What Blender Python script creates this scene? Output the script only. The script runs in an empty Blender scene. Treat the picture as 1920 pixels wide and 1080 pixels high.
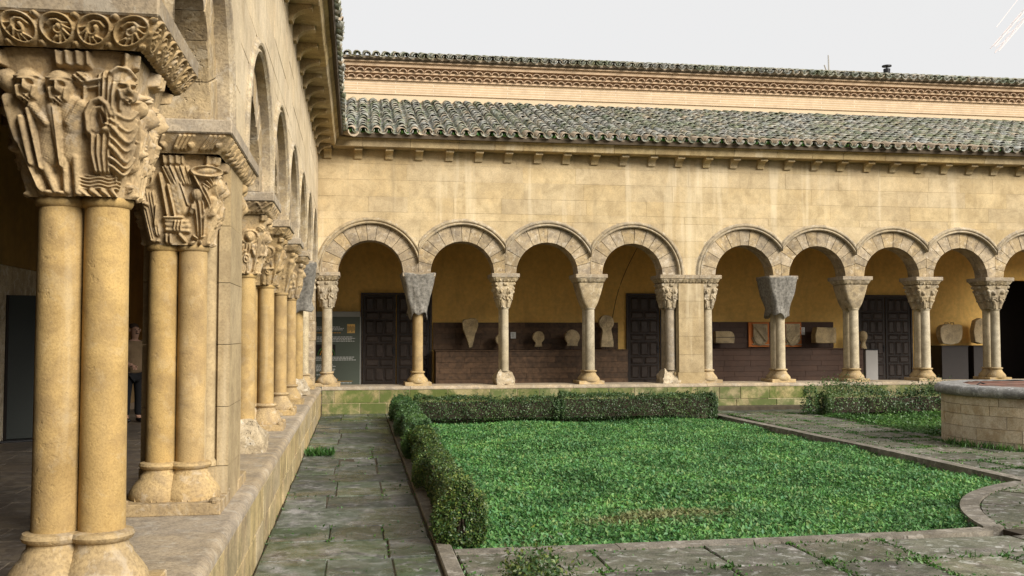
import bpy, bmesh, math, random
import numpy as np
from mathutils import Vector, Matrix

scene = bpy.context.scene
C = scene.collection
PI = math.pi

# ------------------------------------------------------------------ camera
CAM_F, CAM_YAW, CAM_PITCH, CAM_ROLL, CAM_Z = 1861.5, 0.1556, 0.0456, -0.001, 1.65
cam_data = bpy.data.cameras.new('camera')
cam = bpy.data.objects.new('camera', cam_data)
C.objects.link(cam)
cam_data.sensor_width = 36.0
cam_data.lens = CAM_F / 1920.0 * 36.0
cam_data.clip_start = 0.05
cam_data.clip_end = 2000.0
fw = Vector((math.sin(CAM_YAW) * math.cos(CAM_PITCH), math.cos(CAM_YAW) * math.cos(CAM_PITCH), math.sin(CAM_PITCH)))
rt = Vector((math.cos(CAM_YAW), -math.sin(CAM_YAW), 0.0))
up = rt.cross(fw)
rt2 = rt * math.cos(CAM_ROLL) + up * math.sin(CAM_ROLL)
up2 = -rt * math.sin(CAM_ROLL) + up * math.cos(CAM_ROLL)
m3 = Matrix((rt2, up2, -fw)).transposed()
cam.matrix_world = Matrix.Translation((0, 0, CAM_Z)) @ m3.to_4x4()
scene.camera = cam

# ------------------------------------------------------------------ sky, sun, exposure
SUN_ELEV, SUN_AZ = 29.0, 141.0          # degrees; azimuth clockwise from +Y (the way the left arcade runs)
world = bpy.data.worlds.new('World')
scene.world = world
world.use_nodes = True
wn = world.node_tree
wn.nodes.clear()
w_out = wn.nodes.new('ShaderNodeOutputWorld')
w_bg = wn.nodes.new('ShaderNodeBackground')
w_sky = wn.nodes.new('ShaderNodeTexSky')
w_sky.sky_type = 'NISHITA'
w_sky.sun_disc = False
w_sky.sun_elevation = math.radians(SUN_ELEV)
w_sky.sun_rotation = math.radians(SUN_AZ)
w_sky.dust_density = 4.0
w_mix = wn.nodes.new('ShaderNodeMixRGB')           # a high even cloud veil in front of the clear sky
w_mix.inputs[0].default_value = 0.93
w_mix.inputs[2].default_value = (7.0, 6.95, 6.9, 1.0)
wn.links.new(w_sky.outputs[0], w_mix.inputs[1])
wn.links.new(w_mix.outputs[0], w_bg.inputs[0])
w_bg.inputs[1].default_value = 0.066
wn.links.new(w_bg.outputs[0], w_out.inputs[0])

sun_data = bpy.data.lights.new('sun', 'SUN')
sun_data.energy = 3.3
sun_data.angle = math.radians(28.0)
sun_data.color = (1.0, 0.95, 0.87)
sun = bpy.data.objects.new('sun', sun_data)
C.objects.link(sun)
az, el = math.radians(SUN_AZ), math.radians(SUN_ELEV)
to_sun = Vector((math.sin(az) * math.cos(el), math.cos(az) * math.cos(el), math.sin(el)))
sun.rotation_euler = to_sun.to_track_quat('Z', 'Y').to_euler()
sun.location = (12, -8, 14)

scene.view_settings.view_transform = 'Standard'
scene.view_settings.look = 'None'
scene.view_settings.gamma = 1.0
scene.view_settings.exposure = 0.95
scene.view_settings.use_curve_mapping = False
scene.render.engine = 'CYCLES'
scene.cycles.use_denoising = True
scene.cycles.max_bounces = 8
scene.cycles.diffuse_bounces = 5
scene.cycles.glossy_bounces = 2
scene.cycles.transparent_max_bounces = 8
scene.cycles.caustics_reflective = False
scene.cycles.caustics_refractive = False

# ------------------------------------------------------------------ helpers
def tag(o, label=None, cat=None, group=None, kind=None):
    if label: o['label'] = label
    if cat: o['category'] = cat
    if group: o['group'] = group
    if kind: o['kind'] = kind
    return o

def link(name, data, parent=None, loc=None, rot=None):
    o = bpy.data.objects.new(name, data)
    C.objects.link(o)
    if parent is not None: o.parent = parent
    if loc is not None: o.location = loc
    if rot is not None: o.rotation_euler = rot
    return o

def empty(name, loc=(0, 0, 0), parent=None, rot=None):
    o = link(name, None, parent, loc, rot)
    o.empty_display_size = 0.1
    return o

def mesh_from(name, verts, faces, mat=None, smooth=False, fix=True):
    me = bpy.data.meshes.new(name)
    me.from_pydata([tuple(map(float, v)) for v in verts], [], faces)
    if fix:
        bm = bmesh.new(); bm.from_mesh(me)
        bmesh.ops.recalc_face_normals(bm, faces=bm.faces)
        bm.to_mesh(me); bm.free()
    if smooth:
        me.polygons.foreach_set('use_smooth', [True] * len(me.polygons))
    if mat: me.materials.append(mat)
    me.update()
    return me

def mobj(name, verts, faces, mat, parent=None, smooth=False, fix=True, loc=None, rot=None):
    return link(name, mesh_from(name, verts, faces, mat, smooth, fix), parent, loc, rot)

def np_mesh(name, co, tris, mat, smooth=False):
    """fast mesh from numpy arrays (n,3) and (m,k) faces"""
    me = bpy.data.meshes.new(name)
    k = tris.shape[1]
    me.vertices.add(len(co)); me.vertices.foreach_set('co', np.ascontiguousarray(co, dtype=np.float32).ravel())
    me.loops.add(tris.size); me.loops.foreach_set('vertex_index', np.ascontiguousarray(tris, dtype=np.int32).ravel())
    me.polygons.add(len(tris))
    me.polygons.foreach_set('loop_start', np.arange(0, tris.size, k, dtype=np.int32))
    me.polygons.foreach_set('loop_total', np.full(len(tris), k, dtype=np.int32))
    if smooth: me.polygons.foreach_set('use_smooth', np.ones(len(tris), dtype=bool))
    me.materials.append(mat)
    me.update(calc_edges=True); me.validate()
    return me

class MB:
    """collects simple solids into one mesh"""
    def __init__(self): self.bm = bmesh.new()
    def box(self, x0, x1, y0, y1, z0, z1, bev=0.0, jit=0.0, rng=None):
        vs = []
        for x in (x0, x1):
            for y in (y0, y1):
                for z in (z0, z1):
                    j = (rng.uniform(-jit, jit), rng.uniform(-jit, jit), rng.uniform(-jit, jit)) if jit else (0, 0, 0)
                    vs.append(self.bm.verts.new((x + j[0], y + j[1], z + j[2])))
        q = [(0, 1, 3, 2), (4, 6, 7, 5), (0, 4, 5, 1), (2, 3, 7, 6), (0, 2, 6, 4), (1, 5, 7, 3)]
        fs = [self.bm.faces.new([vs[i] for i in f]) for f in q]
        if bev:
            es = list({e for f in fs for e in f.edges})
            bmesh.ops.bevel(self.bm, geom=es, offset=bev, segments=1, affect='EDGES')
        return self
    def poly(self, pts3a, pts3b):
        """closed prism between two congruent loops"""
        a = [self.bm.verts.new(p) for p in pts3a]; b = [self.bm.verts.new(p) for p in pts3b]
        n = len(a)
        self.bm.faces.new(a); self.bm.faces.new(list(reversed(b)))
        for i in range(n):
            j = (i + 1) % n
            self.bm.faces.new((a[i], b[i], b[j], a[j]))
        return self
    def lathe(self, prof, cx, cy, seg=24, cap=True):
        rings = []
        for r, z in prof:
            rings.append([self.bm.verts.new((cx + r * math.cos(2 * PI * k / seg), cy + r * math.sin(2 * PI * k / seg), z)) for k in range(seg)])
        for a, b in zip(rings, rings[1:]):
            for k in range(seg):
                self.bm.faces.new((a[k], a[(k + 1) % seg], b[(k + 1) % seg], b[k]))
        if cap:
            self.bm.faces.new(rings[0]); self.bm.faces.new(rings[-1])
        return self
    def tube(self, pts, r, seg=6):
        pts = [Vector(p) for p in pts]
        rs = r if isinstance(r, (list, tuple)) else [r] * len(pts)
        rings = []
        for i, p in enumerate(pts):
            d = (pts[min(i + 1, len(pts) - 1)] - pts[max(i - 1, 0)]).normalized()
            a = d.orthogonal().normalized() if abs(d.z) > .95 else d.cross(Vector((0, 0, 1))).normalized()
            b = d.cross(a)
            rings.append([self.bm.verts.new(p + (a * math.cos(2 * PI * k / seg) + b * math.sin(2 * PI * k / seg)) * rs[i]) for k in range(seg)])
        for a, b in zip(rings, rings[1:]):
            for k in range(seg):
                self.bm.faces.new((a[k], a[(k + 1) % seg], b[(k + 1) % seg], b[k]))
        self.bm.faces.new(rings[0]); self.bm.faces.new(rings[-1])
        return self
    def noise(self, amp, freq, seed=0):
        from mathutils import noise as N
        o = Vector((seed * 7.1, seed * 3.3, seed * 1.7))
        for v in self.bm.verts:
            n = N.noise_vector(v.co * freq + o)
            v.co += n * amp
        return self
    def mesh(self, name, mat, smooth=False, angle=None):
        bmesh.ops.recalc_face_normals(self.bm, faces=self.bm.faces)
        me = bpy.data.meshes.new(name)
        self.bm.to_mesh(me); self.bm.free()
        if smooth: me.polygons.foreach_set('use_smooth', [True] * len(me.polygons))
        if angle: me.set_sharp_from_angle(angle=math.radians(angle))
        me.materials.append(mat)
        return me
    def build(self, name, mat, parent=None, smooth=False, angle=None, loc=None, rot=None):
        return link(name, self.mesh(name, mat, smooth, angle), parent, loc, rot)

# ------------------------------------------------------------------ materials
def nodes_of(m):
    m.use_nodes = True
    return m.node_tree

def N(nt, typ, **kw):
    n = nt.nodes.new(typ)
    for k, v in kw.items(): setattr(n, k, v)
    return n

def ramp(nt, fac, stops):
    r = N(nt, 'ShaderNodeValToRGB')
    el = r.color_ramp.elements
    while len(el) < len(stops): el.new(0.5)
    for e, (p, c) in zip(el, stops):
        e.position = p
        e.color = (c[0], c[1], c[2], 1) if not isinstance(c, (int, float)) else (c, c, c, 1)
    nt.links.new(fac, r.inputs[0])
    return r.outputs[0]

def noise_tex(nt, vec, scale, detail=4.0, rough=0.55, dist=0.0):
    n = N(nt, 'ShaderNodeTexNoise')
    n.inputs['Scale'].default_value = scale
    n.inputs['Detail'].default_value = detail
    n.inputs['Roughness'].default_value = rough
    n.inputs['Distortion'].default_value = dist
    if vec is not None: nt.links.new(vec, n.inputs['Vector'])
    return n.outputs['Fac']

def mixc(nt, fac, a, b, mode='MIX'):
    n = N(nt, 'ShaderNodeMixRGB', blend_type=mode)
    for i, v in zip((0, 1, 2), (fac, a, b)):
        if isinstance(v, (int, float)): n.inputs[i].default_value = v
        elif isinstance(v, tuple): n.inputs[i].default_value = (v[0], v[1], v[2], 1)
        else: nt.links.new(v, n.inputs[i])
    return n.outputs[0]

def math_n(nt, op, a, b=0.0, clamp=False):
    n = N(nt, 'ShaderNodeMath', operation=op, use_clamp=clamp)
    for i, v in zip((0, 1), (a, b)):
        if isinstance(v, (int, float)): n.inputs[i].default_value = v
        else: nt.links.new(v, n.inputs[i])
    return n.outputs[0]

def mapping(nt, vec, scale=(1, 1, 1), rot=(0, 0, 0)):
    n = N(nt, 'ShaderNodeMapping')
    n.inputs['Scale'].default_value = scale
    n.inputs['Rotation'].default_value = rot
    nt.links.new(vec, n.inputs['Vector'])
    return n.outputs[0]

def stone(name, ca, cb, dark=(.16, .13, .09), stain=.35, pale=None, pale_amt=0.0, bump=.35, rand=.12, rough=.88,
          scale=1.0, moss=None, moss_amt=0.0, streak=0.0, fine=60.0, pit=.3, grain=.6, wet=False):
    m = bpy.data.materials.new(name); nt = nodes_of(m)
    bs = nt.nodes['Principled BSDF']
    pos = N(nt, 'ShaderNodeNewGeometry').outputs['Position']
    rnd = N(nt, 'ShaderNodeObjectInfo').outputs['Random']
    big = noise_tex(nt, pos, 1.1 * scale, 5, .6)
    mid = noise_tex(nt, pos, 6.5 * scale, 5, .62, .3)
    fin = noise_tex(nt, pos, fine * scale, 4, .65)
    col = mixc(nt, ramp(nt, big, [(.38, 0), (.60, 1)]), ca, cb)
    # grain
    col = mixc(nt, grain, col, ramp(nt, fin, [(.36, (.58, .55, .50)), (.5, (1, 1, 1)), (.64, (1.28, 1.26, 1.22))]), 'MULTIPLY')
    col = mixc(nt, .7, col, ramp(nt, noise_tex(nt, pos, 2.6 * scale, 6, .68, .8), [(.36, (.74, .72, .68)), (.5, (1, 1, 1)), (.66, (1.16, 1.14, 1.1))]), 'MULTIPLY')
    # weathered darker patches with their own shape
    f = math_n(nt, 'MULTIPLY', ramp(nt, mid, [(.46, 0), (.62, 1)]), stain)
    col = mixc(nt, f, col, dark)
    if pale and pale_amt:
        pn = noise_tex(nt, pos, 9.0 * scale, 6, .7, .5)
        col = mixc(nt, math_n(nt, 'MULTIPLY', ramp(nt, pn, [(.54, 0), (.62, 1)]), pale_amt), col, pale)
    if streak:
        sv = mapping(nt, pos, (2.6, 2.6, .16))
        sn = noise_tex(nt, sv, .9, 5, .6)
        col = mixc(nt, math_n(nt, 'MULTIPLY', ramp(nt, sn, [(.57, 0), (.66, 1)]), streak), col, (.62, .52, .35))
        sn2 = noise_tex(nt, mapping(nt, pos, (3.7, 3.7, .22)), 1.3, 4, .6)
        col = mixc(nt, math_n(nt, 'MULTIPLY', ramp(nt, sn2, [(.58, 0), (.75, 1)]), streak * .6), col, (.20, .155, .095))
    if moss and moss_amt:
        mn = noise_tex(nt, pos, 3.1, 6, .7, .4)
        col = mixc(nt, math_n(nt, 'MULTIPLY', ramp(nt, mn, [(.38, 0), (.54, 1)]), moss_amt), col, moss)
    # stones differ from one another
    rv = math_n(nt, 'MULTIPLY_ADD', rnd, 2 * rand); rv.node.inputs[2].default_value = 1 - rand
    hsv = N(nt, 'ShaderNodeHueSaturation')
    nt.links.new(rv, hsv.inputs['Value']); nt.links.new(col, hsv.inputs['Color'])
    r2 = math_n(nt, 'FRACT', math_n(nt, 'MULTIPLY', rnd, 7.31))
    sv2 = math_n(nt, 'MULTIPLY_ADD', r2, rand * 1.6); sv2.node.inputs[2].default_value = 1 - rand * .8
    nt.links.new(sv2, hsv.inputs['Saturation'])
    nt.links.new(hsv.outputs[0], bs.inputs['Base Color'])
    bs.inputs['Roughness'].default_value = rough
    bs.inputs['Specular IOR Level'].default_value = .25
    if wet:                                                 # damp areas shine
        wn_ = noise_tex(nt, pos, .9, 4, .6, .5)
        nt.links.new(ramp(nt, wn_, [(.46, rough + .2), (.58, .16)]), bs.inputs['Roughness']); bs.inputs['Specular IOR Level'].default_value = .5
    if bump:
        b1 = N(nt, 'ShaderNodeBump'); b1.inputs['Strength'].default_value = bump; b1.inputs['Distance'].default_value = .012
        h = math_n(nt, 'ADD', math_n(nt, 'MULTIPLY', fin, .45), mid)
        if pit:
            vo = noise_tex(nt, pos, 26 * scale, 3, .5)
            h = math_n(nt, 'SUBTRACT', h, math_n(nt, 'MULTIPLY', ramp(nt, vo, [(.62, 0), (.7, 1)]), pit))
        nt.links.new(h, b1.inputs['Height'])
        nt.links.new(b1.outputs[0], bs.inputs['Normal'])
    return m

def simple(name, col, rough=.7, var=.1, scale=8.0, bump=0.0, metal=0.0, spec=.3, col2=None, alpha=None):
    m = bpy.data.materials.new(name); nt = nodes_of(m)
    bs = nt.nodes['Principled BSDF']
    pos = N(nt, 'ShaderNodeNewGeometry').outputs['Position']
    n = noise_tex(nt, pos, scale, 5, .6)
    c2 = col2 or tuple(c * (1 - 2.2 * var) for c in col)
    c = mixc(nt, ramp(nt, n, [(.3, 0), (.7, 1)]), col, c2)
    rnd = N(nt, 'ShaderNodeObjectInfo').outputs['Random']
    rv = math_n(nt, 'MULTIPLY_ADD', rnd, 2 * var); rv.node.inputs[2].default_value = 1 - var
    hsv = N(nt, 'ShaderNodeHueSaturation')
    nt.links.new(rv, hsv.inputs['Value']); nt.links.new(c, hsv.inputs['Color'])
    nt.links.new(hsv.outputs[0], bs.inputs['Base Color'])
    bs.inputs['Roughness'].default_value = rough
    bs.inputs['Metallic'].default_value = metal
    bs.inputs['Specular IOR Level'].default_value = spec
    if alpha is not None: bs.inputs['Alpha'].default_value = alpha
    if bump:
        b1 = N(nt, 'ShaderNodeBump'); b1.inputs['Strength'].default_value = bump; b1.inputs['Distance'].default_value = .01
        nt.links.new(noise_tex(nt, pos, scale * 5, 4, .6), b1.inputs['Height'])
        nt.links.new(b1.outputs[0], bs.inputs['Normal'])
    return m

def foliage(name, cols, rough=.5, trans=.25, patch=None):
    """leaves: colour differs leaf by leaf (by mesh island)"""
    m = bpy.data.materials.new(name); nt = nodes_of(m)
    bs = nt.nodes['Principled BSDF']
    geo = N(nt, 'ShaderNodeNewGeometry')
    rnd = geo.outputs['Random Per Island']
    n = len(cols)
    c = ramp(nt, rnd, [((i + .5) / n, cc) for i, cc in enumerate(cols)])
    pn = noise_tex(nt, geo.outputs['Position'], 1.3, 5, .62)
    c = mixc(nt, .75, c, ramp(nt, pn, [(.36, (.5, .56, .5)), (.5, (1, 1, 1)), (.64, (1.6, 1.42, 1.2))]), 'MULTIPLY')
    if patch: c = patch(nt, geo.outputs['Position'], c)
    nt.links.new(c, bs.inputs['Base Color'])
    bs.inputs['Roughness'].default_value = rough
    bs.inputs['Specular IOR Level'].default_value = .4
    tr = N(nt, 'ShaderNodeBsdfTranslucent'); nt.links.new(c, tr.inputs[0])
    mx = N(nt, 'ShaderNodeMixShader'); mx.inputs[0].default_value = trans
    nt.links.new(bs.outputs[0], mx.inputs[1]); nt.links.new(tr.outputs[0], mx.inputs[2])
    nt.links.new(mx.outputs[0], nt.nodes['Material Output'].inputs['Surface'])
    return m

M = {}
M['wall'] = stone('sandstone ashlar', (.49, .385, .228), (.42, .32, .18), dark=(.26, .185, .10), stain=.22, streak=.5, rand=.06, bump=.25, grain=.35)
M['wall_skylit'] = stone('skylit sandstone ashlar', (.56, .46, .31), (.49, .395, .26), dark=(.30, .24, .17), stain=.22, streak=.4, rand=.06, bump=.3, grain=.4)  # same facade stone, its cool skylight painted in as a paler colour
M['mortar'] = stone('lime mortar', (.52, .43, .28), (.44, .35, .22), stain=.15, rand=0, bump=.2)
M['arch'] = stone('weathered arch stone', (.40, .31, .19), (.31, .24, .15), dark=(.13, .105, .08), stain=.55, pale=(.55, .47, .35), pale_amt=.5, rand=.16, bump=.7, pit=.6)
M['hood'] = stone('hood mould stone', (.42, .34, .22), (.34, .27, .17), dark=(.15, .125, .1), stain=.5, pale=(.55, .5, .41), pale_amt=.35, rand=.1, bump=.5)
M['shaft'] = stone('smooth sandstone shaft', (.40, .278, .122), (.335, .228, .098), dark=(.21, .143, .072), stain=.5, pale=(.52, .44, .30), pale_amt=.13, rand=.1, bump=.35, fine=110, pit=.4, grain=.35, streak=.45)
M['shaft_pale'] = stone('pale limestone shaft', (.47, .40, .28), (.38, .315, .205), dark=(.2, .16, .11), stain=.45, rand=.16, bump=.3, streak=.25)
M['carved'] = stone('carved sandstone', (.43, .31, .16), (.34, .24, .12), dark=(.15, .11, .07), stain=.5, pale=(.50, .43, .33), pale_amt=.35, rand=.07, bump=.45)
M['carved_pale'] = stone('carved grey limestone', (.42, .34, .22), (.31, .245, .155), dark=(.13, .105, .075), stain=.6, pale=(.56, .49, .38), pale_amt=.4, rand=.1, bump=.6)
M['pier'] = stone('pier stone', (.39, .30, .17), (.32, .24, .13), dark=(.2, .145, .08), stain=.4, rand=.05, bump=.3, grain=.4, streak=.5)
M['base'] = stone('column base stone', (.43, .315, .16), (.35, .25, .125), dark=(.17, .13, .09), stain=.4, pale=(.54, .47, .37), pale_amt=.3, rand=.1, bump=.45)
M['rough'] = stone('eroded pale stone', (.47, .39, .27), (.38, .305, .20), dark=(.2, .16, .11), stain=.55, pale=(.62, .57, .47), pale_amt=.5, rand=.1, bump=1.0, pit=.9)
M['coping'] = stone('coping stone', (.36, .29, .20), (.29, .235, .165), dark=(.14, .12, .1), stain=.4, pale=(.5, .46, .38), pale_amt=.3, rand=.12, bump=.4)
M['parapet'] = stone('parapet ashlar', (.42, .325, .19), (.36, .27, .15), dark=(.14, .105, .065), stain=.55, rand=.13, bump=.55, moss=(.13, .16, .05), moss_amt=.18)
M['mossy'] = stone('mossy parapet ashlar', (.32, .27, .14), (.25, .205, .10), dark=(.09, .08, .04), stain=.5, rand=.12, bump=.7, moss=(.08, .105, .026), moss_amt=.92)
M['cornice'] = stone('cornice stone', (.46, .36, .20), (.37, .275, .145), dark=(.19, .14, .075), stain=.4, rand=.14, bump=.3, streak=.5)
M['flag'] = stone('paving flagstone', (.205, .2, .194), (.065, .066, .063), dark=(.03, .03, .03), stain=.85, pale=(.34, .335, .33), pale_amt=.5, rand=.35, bump=1.0, rough=.5, moss=(.03, .055, .012), moss_amt=.6, grain=.8, wet=True)
M['flag_dry'] = stone('lichened flagstone', (.175, .158, .132), (.12, .108, .09), dark=(.05, .045, .036), stain=.7, pale=(.44, .43, .41), pale_amt=.6, rand=.25, bump=.9, rough=.8, moss=(.06, .085, .03), moss_amt=.35)
M['kerb'] = stone('kerb stone', (.20, .18, .15), (.14, .125, .10), dark=(.07, .062, .05), stain=.55, pale=(.4, .37, .33), pale_amt=.4, rand=.15, bump=.7)
M['well'] = stone('well stone', (.50, .425, .315), (.42, .345, .245), dark=(.30, .215, .125), stain=.6, pale=(.58, .51, .39), pale_amt=.5, rand=.14, bump=.5)
M['rim'] = stone('grey granite rim', (.26, .255, .245), (.19, .185, .175), dark=(.08, .08, .08), stain=.5, pale=(.5, .5, .49), pale_amt=.6, rand=0, bump=1.0, fine=45)
M['earth'] = simple('dark earth', (.07, .055, .035), .95, .2, 9, .6)
M['gfloor'] = stone('gallery floor stone', (.42, .34, .26), (.34, .275, .21), stain=.4, rand=.12, bump=.3, rough=.55)
def plaster(name, a, b, stain):
    m = simple(name, a, .92, .0, 1.3, .2, col2=b); nt = m.node_tree; bs = nt.nodes['Principled BSDF']
    src = bs.inputs['Base Color'].links[0].from_socket
    pos = N(nt, 'ShaderNodeNewGeometry').outputs['Position']
    c = mixc(nt, ramp(nt, noise_tex(nt, mapping(nt, pos, (1, 1, .35)), 1.7, 6, .7, .6), [(.48, 0), (.66, .45)]), src, stain)
    c = mixc(nt, .6, c, ramp(nt, noise_tex(nt, pos, 9, 5, .65), [(.35, (.82, .82, .82)), (.65, (1.12, 1.12, 1.12))]), 'MULTIPLY')
    nt.links.new(c, bs.inputs['Base Color']); return m
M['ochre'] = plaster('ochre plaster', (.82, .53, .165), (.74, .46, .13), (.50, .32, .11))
M['ochre_shaded'] = plaster('shaded ochre plaster', (.26, .155, .04), (.19, .115, .032), (.11, .075, .035))  # the ochre plaster again, the left gallery's shade darkened into its colours
M['gfloor_shaded'] = stone('shaded gallery floor', (.10, .082, .066), (.065, .054, .045), stain=.5, pale=(.2, .18, .16), pale_amt=.4, rand=.18, bump=.3, rough=.45)  # left gallery's shade painted into the floor as darker stone colours
M['dado'] = simple('brown dado', (.28, .19, .09), .9, .05, 3, .1)
M['wood_dark'] = simple('dark stained wood', (.05, .036, .028), .42, .2, 14, .2)
M['wood_rail'] = simple('door rail wood', (.032, .023, .018), .5, .15, 16, .2)
M['ceil'] = simple('ceiling boards', (.26, .175, .10), .8, .15, 5, .2)
M['plank'] = simple('brown plank', (.13, .074, .038), .6, .28, 11, .25)
M['plank_red'] = simple('reddish brown board', (.075, .038, .022), .55, .12, 7, .1)
M['stele'] = stone('display stone', (.56, .45, .28), (.46, .36, .21), stain=.45, rand=.1, bump=.9, pit=.7)
M['orange'] = simple('orange mounting board', (.62, .19, .045), .7, .05, 6)
M['paper'] = simple('white label', (.75, .74, .7), .6, .02)
M['board'] = simple('green grey panel', (.098, .115, .088), .45, .03, 3)
M['board_frame'] = simple('grey metal edge', (.36, .37, .33), .4, .04, 3)
M['panel_dark'] = simple('dark green panel', (.014, .018, .014), .5, .03, 3)
M['ink'] = simple('pale print', (.62, .62, .58), .6, .03)
M['ink_orange'] = simple('orange print', (.75, .36, .03), .6, .03)
M['plinth_grey'] = simple('grey pedestal', (.40, .385, .36), .7, .04, 4)
M['iron'] = simple('dark iron', (.03, .03, .032), .45, .1, 9, metal=.6)
M['rust'] = simple('rusty red sheet', (.22, .105, .075), .75, .12, 7, .3, col2=(.13, .08, .06))
M['blackbox'] = simple('dark panel', (.022, .016, .013), .55, .1)
M['plaster_pink'] = simple('pink plaster', (.57, .44, .29), .92, .03, 2.5, .15)
M['cornice_brick'] = simple('brick cornice', (.52, .375, .24), .9, .05, 6, .2)
M['cable'] = simple('dark cable', (.05, .035, .02), .6, .05)

def tile_material():
    m = bpy.data.materials.new('lichened clay tile'); nt = nodes_of(m); bs = nt.nodes['Principled BSDF']
    g = N(nt, 'ShaderNodeNewGeometry'); pos = g.outputs['Position']
    isl = g.outputs['Random Per Island']; rnd = N(nt, 'ShaderNodeObjectInfo').outputs['Random']
    r = math_n(nt, 'FRACT', math_n(nt, 'ADD', isl, math_n(nt, 'MULTIPLY', rnd, 3.7)))
    c = ramp(nt, r, [(.04, (.13, .12, .10)), (.22, (.24, .215, .165)), (.42, (.33, .285, .205)), (.6, (.17, .175, .165)), (.8, (.36, .27, .17)), (.96, (.21, .215, .20))])
    li = noise_tex(nt, pos, 11, 6, .7, .6)
    c = mixc(nt, ramp(nt, li, [(.48, 0), (.58, .85)]), c, (.52, .52, .47))
    dk = noise_tex(nt, pos, 6, 5, .65)
    c = mixc(nt, ramp(nt, dk, [(.50, 0), (.60, .75)]), c, (.06, .062, .05))
    mo = noise_tex(nt, pos, 1.6, 6, .72)
    c = mixc(nt, ramp(nt, mo, [(.46, 0), (.62, .55)]), c, (.095, .135, .035))
    nt.links.new(c, bs.inputs['Base Color']); bs.inputs['Roughness'].default_value = .9
    b = N(nt, 'ShaderNodeBump'); b.inputs['Strength'].default_value = .6; b.inputs['Distance'].default_value = .01
    nt.links.new(noise_tex(nt, pos, 60, 4, .6), b.inputs['Height']); nt.links.new(b.outputs[0], bs.inputs['Normal'])
    return m
M['tile'] = tile_material()
M['tile_old'] = simple('weathered clay', (.46, .37, .26), .9, .12, 20, .4, col2=(.27, .21, .15))
M['tile_cornice'] = simple('clay cornice tile', (.50, .36, .235), .9, .12, 12, .3, col2=(.36, .25, .17))
M['under'] = simple('tile bedding mortar', (.10, .075, .05), .95, .12, 12, .5)

def brick_material():
    m = bpy.data.materials.new('thin brick courses'); nt = nodes_of(m); bs = nt.nodes['Principled BSDF']
    pos = N(nt, 'ShaderNodeNewGeometry').outputs['Position']
    sep = N(nt, 'ShaderNodeSeparateXYZ'); nt.links.new(pos, sep.inputs[0])
    cmb = N(nt, 'ShaderNodeCombineXYZ'); nt.links.new(sep.outputs[0], cmb.inputs[0]); nt.links.new(sep.outputs[2], cmb.inputs[1])
    br = N(nt, 'ShaderNodeTexBrick')
    br.inputs['Scale'].default_value = 1.0; br.inputs['Brick Width'].default_value = 1.9; br.inputs['Row Height'].default_value = .062
    br.inputs['Mortar Size'].default_value = .011; br.inputs['Mortar Smooth'].default_value = .2
    br.inputs['Color1'].default_value = (.52, .375, .225, 1); br.inputs['Color2'].default_value = (.46, .335, .2, 1); br.inputs['Mortar'].default_value = (.64, .51, .37, 1)
    nt.links.new(cmb.outputs[0], br.inputs['Vector'])
    c = mixc(nt, .5, br.outputs[0], ramp(nt, noise_tex(nt, pos, 5, 5, .65), [(.3, (.75, .74, .72)), (.7, (1.2, 1.2, 1.2))]), 'MULTIPLY')
    nt.links.new(c, bs.inputs['Base Color']); bs.inputs['Roughness'].default_value = .92
    b = N(nt, 'ShaderNodeBump', invert=True); b.inputs['Strength'].default_value = .7; b.inputs['Distance'].default_value = .012
    nt.links.new(br.outputs['Fac'], b.inputs['Height']); nt.links.new(b.outputs[0], bs.inputs['Normal'])
    return m
M['brick'] = brick_material()

def net_material():
    m = bpy.data.materials.new('dark shade net'); nt = nodes_of(m); bs = nt.nodes['Principled BSDF']
    pos = N(nt, 'ShaderNodeNewGeometry').outputs['Position']
    n1 = noise_tex(nt, pos, 19, 6, .7)
    c = mixc(nt, ramp(nt, n1, [(.38, 0), (.62, 1)]), (.11, .1, .083), (.28, .256, .215))
    nt.links.new(c, bs.inputs['Base Color']); bs.inputs['Roughness'].default_value = .75
    bs.inputs['Alpha'].default_value = .8
    b = N(nt, 'ShaderNodeBump'); b.inputs['Strength'].default_value = .35; b.inputs['Distance'].default_value = .012
    nt.links.new(n1, b.inputs['Height']); nt.links.new(b.outputs[0], bs.inputs['Normal'])
    return m
M['net'] = net_material()

# ------------------------------------------------------------------ ground
ground = mobj('ground', [(-300, -300, -.24), (300, -300, -.24), (300, 300, -.24), (-300, 300, -.24)], [(0, 1, 2, 3)], M['earth'])
tag(ground, kind='structure')

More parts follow.
